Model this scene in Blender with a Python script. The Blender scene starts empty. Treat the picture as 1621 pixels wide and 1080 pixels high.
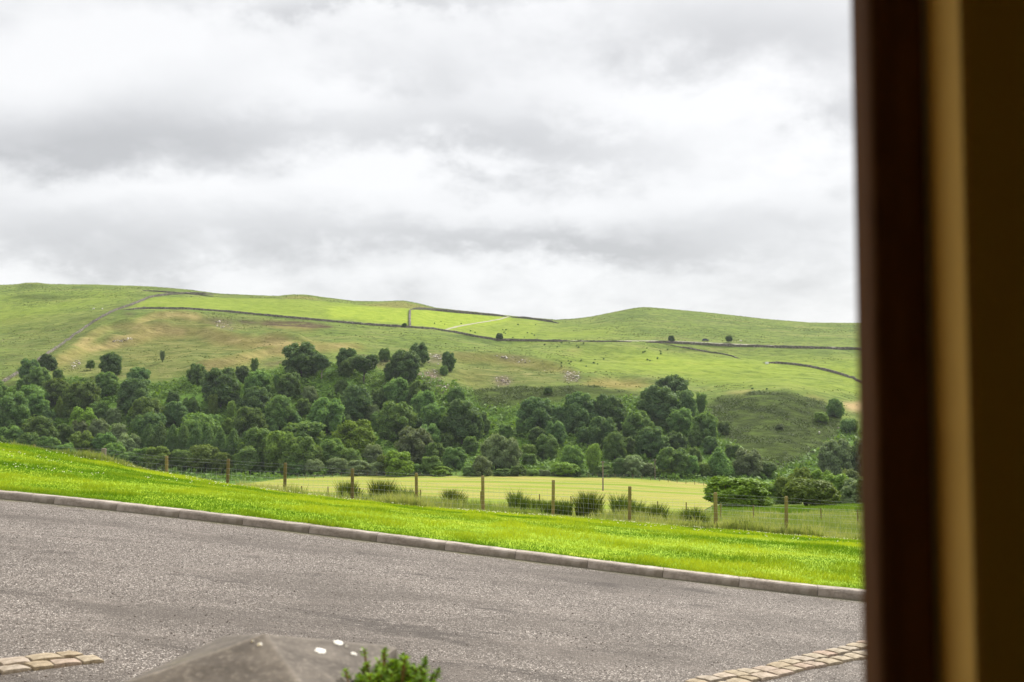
import bpy, bmesh, math, random
import numpy as np
from mathutils import Vector, Matrix

random.seed(7)
rng = np.random.default_rng(11)
scene = bpy.context.scene
COL = scene.collection
R = math.radians

# ------------------------------------------------------------------ camera
FPX, CX, CY = 1576.0, 810.5, 540.0          # focal length and centre, in the pixels of a 1621 px wide frame
PITCH = math.atan(0.053)
cp, sp = math.cos(PITCH), math.sin(PITCH)
cam = bpy.data.cameras.new('camera')
cam.sensor_width = 36.0
cam.lens = FPX / 1621.0 * 36.0
cam.clip_start = 0.02
cam.clip_end = 12000
cam.dof.use_dof = True
cam.dof.focus_distance = 40.0
cam.dof.aperture_fstop = 4.5
camo = bpy.data.objects.new('camera', cam)
COL.objects.link(camo)
camo.location = (0, 0, 0)
camo.rotation_euler = (math.pi / 2 + PITCH, 0, 0)
scene.camera = camo

def px_dir(x, y):
    """slope of the sight line through a photo pixel: (X/Y, Z/Y)"""
    a = (np.asarray(x, float) - CX) / FPX
    b = (CY - np.asarray(y, float)) / FPX
    dy = cp - b * sp
    dz = sp + b * cp
    return a / dy, dz / dy

def to_px(X, Y, Z):
    f = Y * cp + Z * sp
    u = -Y * sp + Z * cp
    return CX + FPX * X / f, CY - FPX * u / f

# ------------------------------------------------------------------ numpy noise
def _hash(ix, iy, seed):
    h = (ix.astype(np.int64) * 374761393 + iy.astype(np.int64) * 668265263 + seed * 974634721) & 0x7fffffff
    h = ((h ^ (h >> 13)) * 1274126177) & 0x7fffffff
    return ((h ^ (h >> 16)) & 0xffff) / 65535.0

def vnoise(x, y, seed=0):
    x = np.asarray(x, float); y = np.asarray(y, float)
    ix = np.floor(x); iy = np.floor(y)
    fx = x - ix; fy = y - iy
    fx = fx * fx * (3 - 2 * fx); fy = fy * fy * (3 - 2 * fy)
    a = _hash(ix, iy, seed); b = _hash(ix + 1, iy, seed)
    c = _hash(ix, iy + 1, seed); d = _hash(ix + 1, iy + 1, seed)
    return (a * (1 - fx) + b * fx) * (1 - fy) + (c * (1 - fx) + d * fx) * fy

def fbm(x, y, seed=0, n=4):
    t = 0; amp = 1; tot = 0
    for k in range(n):
        t = t + amp * vnoise(x * 2 ** k, y * 2 ** k, seed + k); tot += amp; amp *= 0.5
    return t / tot

def sstep(a, b, x):
    t = np.clip((x - a) / (b - a), 0, 1)
    return t * t * (3 - 2 * t)

def in_poly(x, y, poly):
    x = np.asarray(x); y = np.asarray(y)
    inside = np.zeros(x.shape, bool)
    n = len(poly)
    for i in range(n):
        x1, y1 = poly[i]; x2, y2 = poly[(i + 1) % n]
        if y1 == y2: continue
        c = ((y1 > y) != (y2 > y)) & (x < (x2 - x1) * (y - y1) / (y2 - y1) + x1)
        inside ^= c
    return inside

# ------------------------------------------------------------------ terrain as feature lines
def kerb_Y(s):
    return 12.63 / (1 + 0.148 * s)

KERB_FRONT = [(0, 790.5), (85, 797), (184, 807.7), (283, 822), (384, 832), (489, 842), (596, 857), (704, 871.7),
              (815, 887), (929, 901.7), (1048, 913), (1168, 927), (1292, 942.7), (1367, 951)]
def kerb_front_curve():
    xs = np.array([p[0] for p in KERB_FRONT], float); ys = np.array([p[1] for p in KERB_FRONT], float)
    c = np.polyfit(xs, ys, 3)
    x = np.linspace(0, 1400, 60)
    s, t = px_dir(x, np.polyval(c, x))
    Y = kerb_Y(s)
    return s * Y, Y * t
_KX, _KZ = kerb_front_curve()
_kl = (_KZ[6] - _KZ[0]) / (_KX[6] - _KX[0]); _kr = (_KZ[-1] - _KZ[-7]) / (_KX[-1] - _KX[-7])
def kerb_bottom(X):
    X = np.asarray(X, float)
    z = np.interp(X, _KX, _KZ)
    z = np.where(X < _KX[0], _KZ[0] + (X - _KX[0]) * _kl * 0.6, z)
    return np.where(X > _KX[-1], _KZ[-1] + (X - _KX[-1]) * _kr * 0.6, z)

def drive_z(X, Y):
    X = np.asarray(X, float); Y = np.asarray(Y, float)
    return kerb_bottom(X) + 0.012 * (vnoise(X * .5, Y * .5, 3) - .5)

CREST = [(-300, 670), (0, 702), (60, 712), (165, 732), (265, 752), (360, 768), (451, 783), (560, 797), (660, 806), (765, 812.5), (875, 820),
         (996, 829), (1133, 839), (1244, 849), (1365, 857), (1500, 866)]
FENCE = [(0, 752), (165, 768), (265, 780), (360, 786), (451, 792), (558, 799), (660, 805), (765, 812), (875, 820), (996, 829),
         (1133, 839), (1244, 849), (1357, 857), (1500, 866)]
def lin(pts):
    a = np.array(pts, float)
    return lambda x: np.interp(x, a[:, 0], a[:, 1])
crest_y = lin(CREST); fence_y = lin(FENCE)
crest_d = lin([(-300, 23.5), (0, 24), (300, 25.5), (560, 28), (800, 29), (1365, 28.2)])
fence_d = lin([(-300, 31), (165, 31), (560, 30), (1000, 29.6), (1365, 28.9)])

LINES = [  # (distance function, y-in-photo function)
    (crest_d, crest_y),
    (lambda x: fence_d(x) + 0.4, fence_y),
    (lambda x: 46 + 0 * x, lin([(0, 800), (400, 797), (800, 809), (1000, 821), (1133, 827), (1244, 832), (1365, 836)])),
    (lambda x: 75 + 0 * x, lin([(0, 792), (400, 787), (800, 803), (1000, 813), (1133, 816), (1244, 815), (1365, 812)])),
    (lambda x: 110 + 0 * x, lin([(0, 784), (400, 778), (600, 786), (800, 794), (1000, 801), (1100, 808), (1170, 808), (1285, 806), (1365, 803)])),
    (lambda x: 250 + 0 * x, lin([(0, 764), (400, 762), (600, 766), (800, 772), (955, 777), (1130, 785), (1365, 790)])),
    (lambda x: 330 + 0 * x, lin([(0, 755), (400, 755), (600, 753), (830, 753), (1000, 757), (1130, 766), (1250, 773), (1365, 775)])),
    (lambda x: 405 + 0 * x, lin([(0, 682), (300, 684), (600, 684), (900, 690), (1150, 695), (1250, 692), (1365, 702)])),
    (lambda x: 470 + 0 * x, lin([(0, 606), (100, 598), (250, 602), (430, 588), (540, 580), (650, 586), (745, 614), (900, 611), (1010, 619), (1110, 634), (1190, 621), (1245, 619), (1300, 632), (1365, 648)])),
    (lambda x: 560 + 0 * x, lin([(0, 560), (100, 556), (200, 548), (300, 548), (430, 549), (540, 552), (650, 556), (745, 564), (850, 573), (950, 583), (1100, 594), (1245, 596), (1365, 606)])),
    (lambda x: 660 + 0 * x, lin([(0, 522), (100, 508), (200, 494), (300, 496), (430, 503), (540, 511), (650, 519), (790, 539), (1000, 541), (1130, 547), (1365, 553)])),
    (lambda x: 880 + 0 * x, lin([(-200, 452), (0, 453.5), (28, 453), (36, 450.5), (60, 450.5), (76, 453), (150, 454), (235, 458), (300, 463), (338, 468), (345, 469), (440, 472.5), (455, 470), (485, 470), (505, 473.5), (560, 480),
                                 (600, 480), (640, 479), (662, 483), (690, 490), (760, 497), (800, 501), (880, 509), (910, 507.5), (940, 503.5), (980, 495), (1005, 490), (1020, 488.5), (1045, 490), (1060, 491.5), (1130, 498), (1200, 506), (1280, 513), (1365, 514), (1500, 515)])),
]
_px = np.concatenate([np.arange(-60, 1480, 10.0)])
KN = []
def _kerb_knots(s):
    Y = kerb_Y(s) + 0.125
    return Y, kerb_bottom(s * Y) + 0.10
for fd, fy in LINES:
    x = _px
    s, t = px_dir(x, fy(x)); Y = fd(x)
    if Y[0] > 300:                                     # soften the corners of the far lines a little
        pass
    KN.append((s, Y, Y * t))

def knots(s):
    s = np.asarray(s, float)
    Ys, Zs = [], []
    Y0, Z0 = _kerb_knots(s)
    Ys.append(np.full_like(s, 0.0) - 5.0); Zs.append(Z0)
    Ys.append(Y0); Zs.append(Z0)
    for ks, kY, kZ in KN:
        Ys.append(np.interp(s, ks, kY)); Zs.append(np.interp(s, ks, kZ))
    zl = Zs[-1]
    for yy, dz in ((960, -3.5), (1150, -16), (1900, -70), (4500, -160), (9000, -170)):
        Ys.append(np.full_like(s, yy)); Zs.append(zl + dz)
    return np.stack(Ys), np.stack(Zs)

def pchip(Ys, Zs, Y):
    """Fritsch-Carlson interpolation down every column; Ys, Zs: (K, N), Y: (N,)"""
    h = np.diff(Ys, axis=0); d = np.diff(Zs, axis=0) / h
    m = np.zeros_like(Zs)
    w1 = 2 * h[1:] + h[:-1]; w2 = h[1:] + 2 * h[:-1]
    same = d[1:] * d[:-1] > 0
    with np.errstate(divide='ignore', invalid='ignore'):
        hm = (w1 + w2) / (w1 / d[:-1] + w2 / d[1:])
    m[1:-1] = np.where(same, hm, 0); m[0] = d[0]; m[-1] = d[-1]
    K = Ys.shape[0]
    k = np.clip((Y[None, :] >= Ys).sum(0) - 1, 0, K - 2)
    n = np.arange(Y.size)
    y0 = Ys[k, n]; hh = h[k, n]; t = np.clip((Y - y0) / hh, 0, 1)
    z0 = Zs[k, n]; z1 = Zs[k + 1, n]; m0 = m[k, n] * hh; m1 = m[k + 1, n] * hh
    t2 = t * t; t3 = t2 * t
    return z0 * (2 * t3 - 3 * t2 + 1) + m0 * (t3 - 2 * t2 + t) + z1 * (-2 * t3 + 3 * t2) + m1 * (t3 - t2)

RIDGES = []       # (points Nx2, height, sigma)
def H(X, Y):
    X = np.asarray(X, float); Y = np.asarray(Y, float)
    shp = np.broadcast(X, Y).shape
    X = np.broadcast_to(X, shp).ravel(); Y = np.broadcast_to(Y, shp).ravel()
    s = X / np.maximum(Y, 0.5)
    Ys, Zs = knots(s)
    z = pchip(Ys, Zs, Y)
    near = sstep(12, 16, Y) * (1 - sstep(60, 120, Y))
    z = z + near * 0.05 * (fbm(X * .35, Y * .35, 21) - .5)
    far = sstep(440, 520, Y) * (1 - sstep(640, 700, Y))
    z = z + far * 7.5 * (fbm(X * .018 + 3, Y * .03, 31, 4) - .5)
    top = sstep(640, 700, Y) * (1 - sstep(820, 870, Y))
    z = z + top * 2.2 * (fbm(X * .02, Y * .03, 41, 4) - .5)
    z = z + (sstep(840, 872, Y)) * 0.7 * (fbm(X * .09, Y * .02, 43, 3) - .5)
    wood = sstep(340, 380, Y) * (1 - sstep(450, 500, Y))
    z = z + wood * 2.5 * (fbm(X * .04, Y * .04, 51, 3) - .5)
    for pts, hh, sg in RIDGES:
        m = (Y > 420) & (Y < 760)
        if not m.any(): continue
        P = np.stack([X[m], Y[m]], 1)
        d2 = np.full(len(P), 1e9)
        for a in pts: d2 = np.minimum(d2, (P[:, 0] - a[0]) ** 2 + ((P[:, 1] - a[1])) ** 2)
        z[m] += hh * np.exp(-d2 / (2 * sg * sg))
    return z.reshape(shp)

def hit(x, y, ymin=32.0, ymax=1100.0):
    """where the sight line through photo pixel (x, y) meets the land"""
    x = np.atleast_1d(np.asarray(x, float)); y = np.atleast_1d(np.asarray(y, float))
    out = np.zeros((len(x), 3))
    Yg = np.geomspace(ymin, ymax, 900)
    for i in range(len(x)):
        s, t = px_dir(x[i], y[i])
        g = H(s * Yg, Yg) - t * Yg
        k = np.nonzero((g[1:] >= 0) & (g[:-1] < 0))[0]
        if len(k):
            k = k[0]; f = -g[k] / (g[k + 1] - g[k]); Y = Yg[k] + f * (Yg[k + 1] - Yg[k])
        else:
            Y = Yg[np.argmax(g / Yg)]
        out[i] = (s * Y, Y, H(np.array([s * Y]), np.array([Y]))[0])
    return out

def resample(P, step):
    P = np.asarray(P, float)
    d = np.r_[0, np.cumsum(np.hypot(*np.diff(P[:, :2], axis=0).T))]
    n = max(2, int(d[-1] / step) + 1)
    t = np.linspace(0, d[-1], n)
    return np.stack([np.interp(t, d, P[:, k]) for k in range(P.shape[1])], 1)

def px_line(pts, step, **kw):
    a = np.array(pts, float)
    a = resample(a, 12)
    return resample(hit(a[:, 0], a[:, 1], **kw), step)

RIDGE_PX = [
    ([(91, 575), (123, 556), (164, 550), (205, 544), (231, 531), (258, 524), (293, 526.5), (325, 525), (349, 535), (381, 540), (422, 538), (469, 547)], 4.5, 6),
    ([(125, 548), (164, 519), (202, 516.5), (217, 521), (258, 521)], 3.2, 5),
    ([(176, 545), (190, 534), (217, 531)], 2.5, 4),
    ([(220, 513), (243, 501), (278, 497.5), (308, 502)], 3.0, 7),
    ([(328, 580), (375, 572), (413, 560), (451, 556)], 3.6, 5),
    ([(395, 545), (440, 546), (500, 552), (560, 548)], 2.6, 6),
    ([(720, 566), (790, 568), (850, 576), (900, 590)], 3.6, 6),
    ([(925, 602), (960, 598), (1000, 601), (1030, 608)], 3.0, 6),
]
_r = [(px_line(p, 3.0, ymin=400)[:, :2], hh, sg) for p, hh, sg in RIDGE_PX]
RIDGES = _r

# ------------------------------------------------------------------ object helpers
def arr_mesh(name, V, F, mats=(), attrs=None, smooth=False):
    """mesh from arrays; F is an (M, n) array, or a list of such arrays"""
    me = bpy.data.meshes.new(name)
    if not isinstance(F, list): F = [F]
    V = np.asarray(V, np.float32)
    me.vertices.add(len(V)); me.vertices.foreach_set('co', V.ravel())
    loops = np.concatenate([np.asarray(f).ravel() for f in F]).astype(np.int32)
    tot = np.concatenate([np.full(len(f), f.shape[1]) for f in F]).astype(np.int32)
    st = np.r_[0, np.cumsum(tot)[:-1]].astype(np.int32)
    me.loops.add(len(loops)); me.loops.foreach_set('vertex_index', loops)
    me.polygons.add(len(tot)); me.polygons.foreach_set('loop_start', st); me.polygons.foreach_set('loop_total', tot)
    if smooth: me.polygons.foreach_set('use_smooth', np.ones(len(tot), bool))
    for k, a in (attrs or {}).items():
        a = np.asarray(a, np.float32)
        if a.ndim == 1:
            at = me.attributes.new(k, 'FLOAT', 'POINT'); at.data.foreach_set('value', a)
        else:
            at = me.attributes.new(k, 'FLOAT_COLOR', 'POINT')
            if a.shape[1] == 3: a = np.c_[a, np.ones(len(a), np.float32)]
            at.data.foreach_set('color', a.ravel())
    me.update(calc_edges=True); me.validate()
    for m in (mats if isinstance(mats, (list, tuple)) else [mats]): me.materials.append(m)
    return me

def link(name, me, parent=None, loc=(0, 0, 0)):
    o = bpy.data.objects.new(name, me); COL.objects.link(o)
    o.location = loc
    if parent is not None: o.parent = parent
    return o

def tag(o, label=None, cat=None, group=None, kind=None):
    if label: o['label'] = label
    if cat: o['category'] = cat
    if group: o['group'] = group
    if kind: o['kind'] = kind
    return o

def empty(name, loc=(0, 0, 0), rz=0.0):
    o = bpy.data.objects.new(name, None); COL.objects.link(o)
    o.location = loc; o.rotation_euler = (0, 0, rz); o.empty_display_size = 0.2
    return o

class MB:
    """collects boxes, tubes and polygons into one mesh"""
    def __init__(s): s.bm = bmesh.new()
    def box(s, c, d, rz=0.0, bev=0.0, taper=1.0):
        r = bmesh.ops.create_cube(s.bm, size=1.0)
        vs = r['verts']
        for v in vs:
            k = taper if v.co.z > 0 else 1.0
            v.co = Vector((v.co.x * d[0] * k, v.co.y * d[1] * k, v.co.z * d[2]))
        if bev:
            es = list({e for v in vs for e in v.link_edges})
            rr = bmesh.ops.bevel(s.bm, geom=es, offset=bev, segments=2, affect='EDGES', profile=.5)
            vs = list({v for f in rr['faces'] for v in f.verts} | {v for v in vs if v.is_valid})
        M = Matrix.Translation(c) @ Matrix.Rotation(rz, 4, 'Z')
        for v in vs: v.co = M @ v.co
        return s
    def tube(s, p, q, r0, r1=None, n=8, cap=True):
        p, q = Vector(p), Vector(q); r1 = r0 if r1 is None else r1
        ax = (q - p); L = ax.length; qt = ax.to_track_quat('Z', 'Y')
        a, b = [], []
        for i in range(n):
            t = 2 * math.pi * i / n
            e = Vector((math.cos(t), math.sin(t), 0))
            a.append(s.bm.verts.new(p + qt @ (e * r0))); b.append(s.bm.verts.new(q + qt @ (e * r1)))
        for i in range(n):
            j = (i + 1) % n
            s.bm.faces.new((a[i], a[j], b[j], b[i]))
        if cap:
            s.bm.faces.new(list(reversed(a))); s.bm.faces.new(b)
        return s
    def prism(s, poly, z0, z1):
        a = [s.bm.verts.new((x, y, z0)) for x, y in poly]; b = [s.bm.verts.new((x, y, z1)) for x, y in poly]
        n = len(poly)
        for i in range(n): s.bm.faces.new((a[i], a[(i + 1) % n], b[(i + 1) % n], b[i]))
        s.bm.faces.new(list(reversed(a))); s.bm.faces.new(b)
        return s
    def mesh(s, name, mat, smooth=False):
        bmesh.ops.recalc_face_normals(s.bm, faces=s.bm.faces)
        me = bpy.data.meshes.new(name); s.bm.to_mesh(me); s.bm.free()
        me.materials.append(mat)
        if smooth:
            for p in me.polygons: p.use_smooth = True
        return me

# ------------------------------------------------------------------ material helpers
def new_mat(name):
    m = bpy.data.materials.new(name); m.use_nodes = True
    nt = m.node_tree
    return m, nt, nt.nodes['Principled BSDF']

def N(nt, typ, **kw):
    n = nt.nodes.new(typ)
    for k, v in kw.items():
        if k in n.inputs: n.inputs[k].default_value = v
        else: setattr(n, k, v)
    return n

def L(nt, a, b): nt.links.new(a, b)

def coords(nt, scale=(1, 1, 1), kind='Object', rot=(0, 0, 0)):
    t = N(nt, 'ShaderNodeTexCoord'); mp = N(nt, 'ShaderNodeMapping')
    mp.inputs['Scale'].default_value = scale; mp.inputs['Rotation'].default_value = rot
    L(nt, t.outputs[kind], mp.inputs[0])
    return mp.outputs[0]

def noise(nt, vec, scale, detail=4, rough=.55, dist=0.0):
    n = N(nt, 'ShaderNodeTexNoise'); n.inputs['Scale'].default_value = scale; n.inputs['Detail'].default_value = detail
    n.inputs['Roughness'].default_value = rough; n.inputs['Distortion'].default_value = dist
    if vec is not None: L(nt, vec, n.inputs['Vector'])
    return n.outputs['Fac']

def ramp(nt, fac, stops, interp='LINEAR'):
    r = N(nt, 'ShaderNodeValToRGB'); cr = r.color_ramp; cr.interpolation = interp
    while len(cr.elements) > 1: cr.elements.remove(cr.elements[-1])
    for i, (p, c) in enumerate(stops):
        e = cr.elements[0] if i == 0 else cr.elements.new(p)
        e.position = p
        c = (c, c, c) if not isinstance(c, (tuple, list)) else c
        e.color = (*c[:3], 1)
    L(nt, fac, r.inputs[0])
    return r.outputs[0]

def mix(nt, fac, a, b, mode='MIX'):
    m = N(nt, 'ShaderNodeMix', data_type='RGBA', blend_type=mode)
    for i, v in ((0, fac), (6, a), (7, b)):
        if hasattr(v, 'is_linked') or isinstance(v, bpy.types.NodeSocket): L(nt, v, m.inputs[i])
        elif i == 0: m.inputs[0].default_value = v
        else: m.inputs[i].default_value = (*v[:3], 1)
    return m.outputs[2]

def math_n(nt, op, a, b=None, c=None, clamp=False):
    m = N(nt, 'ShaderNodeMath', operation=op); m.use_clamp = clamp
    for i, v in enumerate((a, b, c)):
        if v is None: continue
        if isinstance(v, bpy.types.NodeSocket): L(nt, v, m.inputs[i])
        else: m.inputs[i].default_value = v
    return m.outputs[0]

def attr(nt, name, out='Fac'):
    a = N(nt, 'ShaderNodeAttribute', attribute_name=name)
    return a.outputs[out]

def bump(nt, bsdf, h, strength=.5, dist=.02):
    b = N(nt, 'ShaderNodeBump'); b.inputs['Strength'].default_value = strength; b.inputs['Distance'].default_value = dist
    L(nt, h, b.inputs['Height']); L(nt, b.outputs[0], bsdf.inputs['Normal'])
    return b

def simple(name, c1, c2, scale=8.0, rough=.85, bstr=.3, bdist=.01, spec=.3, detail=6, map_scale=(1, 1, 1), lo=.35, hi=.65):
    m, nt, b = new_mat(name)
    v = coords(nt, map_scale)
    f = noise(nt, v, scale, detail, .6)
    L(nt, ramp(nt, f, [(lo, c1), (hi, c2)]), b.inputs['Base Color'])
    b.inputs['Roughness'].default_value = rough
    b.inputs['Specular IOR Level'].default_value = spec
    if bstr: bump(nt, b, f, bstr, bdist)
    return m

def leaf_mat(name, c1, c2, trans=.35, rough=.6, jitter=.25, objvar=True):
    """foliage: base colour between c1 and c2 by a per-leaf value and a per-plant value"""
    m, nt, b = new_mat(name)
    f = attr(nt, 'rnd')
    col = ramp(nt, f, [(0.0, c1), (1.0, c2)])
    if objvar:
        oi = N(nt, 'ShaderNodeObjectInfo')
        hs = N(nt, 'ShaderNodeHueSaturation')
        hs.inputs['Saturation'].default_value = 1.0
        L(nt, math_n(nt, 'MULTIPLY_ADD', oi.outputs['Random'], 2 * jitter, 1 - jitter), hs.inputs['Value'])
        L(nt, math_n(nt, 'MULTIPLY_ADD', oi.outputs['Random'], .022, .489), hs.inputs['Hue'])
        L(nt, col, hs.inputs['Color']); col = hs.outputs[0]
    L(nt, col, b.inputs['Base Color'])
    b.inputs['Roughness'].default_value = rough
    b.inputs['Specular IOR Level'].default_value = .08
    tr = N(nt, 'ShaderNodeBsdfTranslucent')
    L(nt, mix(nt, 1.0, col, (1.25, 1.2, .55), 'MULTIPLY'), tr.inputs['Color'])
    ms = N(nt, 'ShaderNodeMixShader'); ms.inputs[0].default_value = trans
    L(nt, b.outputs[0], ms.inputs[1]); L(nt, tr.outputs[0], ms.inputs[2])
    L(nt, ms.outputs[0], nt.nodes['Material Output'].inputs['Surface'])
    return m

# ------------------------------------------------------------------ ground material
def ground_material():
    m, nt, b = new_mat('pasture')
    v = coords(nt, (1, 1, 1))
    far = coords(nt, (.35, 1, 1))
    n_big = noise(nt, coords(nt, (.012, .02, .02)), 1.0, 5, .55)
    n_mid = noise(nt, coords(nt, (.03, .06, .08)), 1.0, 7, .66)
    n_fine = noise(nt, coords(nt, (.16, .22, .3)), 1.0, 6, .68)
    terr = noise(nt, coords(nt, (.085, .17, .2)), 1.0, 6, .7, .5)
    n_tuft = noise(nt, v, 2.2, 4, .6)
    # rough hill grass
    g = ramp(nt, n_mid, [(.30, (.058, .090, .022)), (.45, (.106, .150, .034)), (.60, (.158, .195, .050)), (.76, (.215, .202, .082))])
    g = mix(nt, ramp(nt, n_big, [(.38, 0.0), (.66, .75)]), g, (.145, .196, .040))
    g = mix(nt, ramp(nt, n_fine, [(.38, .75), (.55, 0.0)]), g, (.060, .085, .026))
    g = mix(nt, ramp(nt, noise(nt, coords(nt, (.02, .09, .1)), 1.0, 6, .7), [(.54, 0.0), (.68, .55)]), g, (.20, .19, .075))
    # brighter pasture; sunlight on the ridge field is painted in as grass colour
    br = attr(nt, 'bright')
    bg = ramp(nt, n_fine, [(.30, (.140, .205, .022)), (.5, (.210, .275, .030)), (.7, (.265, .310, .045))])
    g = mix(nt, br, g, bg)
    # dry banks
    tan = attr(nt, 'tan')
    tg = ramp(nt, n_fine, [(.3, (.13, .115, .030)), (.55, (.20, .17, .055)), (.75, (.27, .215, .09))])
    olive = ramp(nt, terr, [(.36, (.046, .064, .018)), (.46, (.092, .112, .030)), (.54, (.140, .152, .046)), (.66, (.205, .195, .075))])
    ol = attr(nt, 'olive')
    g = mix(nt, ol, g, olive)
    g = mix(nt, tan, g, tg)
    # heather and bilberry
    he = attr(nt, 'heather')
    hg = ramp(nt, noise(nt, coords(nt, (.10, .16, .2)), 1.0, 7, .66), [(.36, (.026, .038, .010)), (.5, (.046, .064, .015)), (.62, (.068, .098, .020)), (.75, (.10, .155, .028))])
    g = mix(nt, he, g, hg)
    # bracken and woodland floor
    bk = attr(nt, 'bracken')
    bg2 = ramp(nt, noise(nt, v, .35, 5, .65), [(.3, (.035, .070, .016)), (.5, (.075, .140, .024)), (.7, (.115, .20, .034))])
    g = mix(nt, bk, g, bg2)
    # bare rock, scree
    rk = attr(nt, 'rock')
    rg = ramp(nt, noise(nt, v, .55, 7, .7), [(.34, (.030, .024, .018)), (.5, (.105, .080, .055)), (.68, (.25, .21, .15))])
    g = mix(nt, rk, g, rg)
    sc_ = attr(nt, 'scar')
    scn = noise(nt, coords(nt, (.10, .22, .3)), 1.0, 7, .7)
    g = mix(nt, math_n(nt, 'MULTIPLY', sc_, ramp(nt, scn, [(.36, 0.0), (.5, 1.0)])), g, ramp(nt, scn, [(.4, (.115, .080, .050)), (.55, (.055, .038, .024)), (.7, (.16, .12, .08))]))
    g = mix(nt, attr(nt, 'ridge'), g, ramp(nt, n_fine, [(.3, (.20, .165, .062)), (.7, (.33, .265, .115))]))
    # mown hay field: swaths
    fl = attr(nt, 'field')
    sw = noise(nt, coords(nt, (.007, .06, .1), rot=(0, 0, R(4))), 1.0, 4, .6)
    fine = noise(nt, coords(nt, (.25, .8, .5)), 1.0, 5, .65)
    fg = ramp(nt, sw, [(.36, (.135, .200, .024)), (.44, (.215, .240, .042)), (.50, (.310, .252, .092)), (.545, (.195, .232, .034)), (.60, (.315, .255, .095)), (.66, (.225, .238, .048)), (.72, (.145, .205, .026))])
    fg = mix(nt, ramp(nt, fine, [(.35, .5), (.6, 0.0)]), fg, (.17, .22, .032))
    g = mix(nt, fl, g, fg)
    sand = attr(nt, 'sand')
    g = mix(nt, sand, g, (.36, .26, .13))
    L(nt, g, b.inputs['Base Color'])
    b.inputs['Roughness'].default_value = 1.0
    b.inputs['Specular IOR Level'].default_value = .02
    hsum = math_n(nt, 'ADD', math_n(nt, 'MULTIPLY', terr, math_n(nt, 'MULTIPLY_ADD', fl, -2.2, 2.4)), math_n(nt, 'MULTIPLY', n_fine, .8))
    hsum = math_n(nt, 'MULTIPLY_ADD', n_tuft, .25, hsum)
    bump(nt, b, hsum, .75, .9)
    return m

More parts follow.
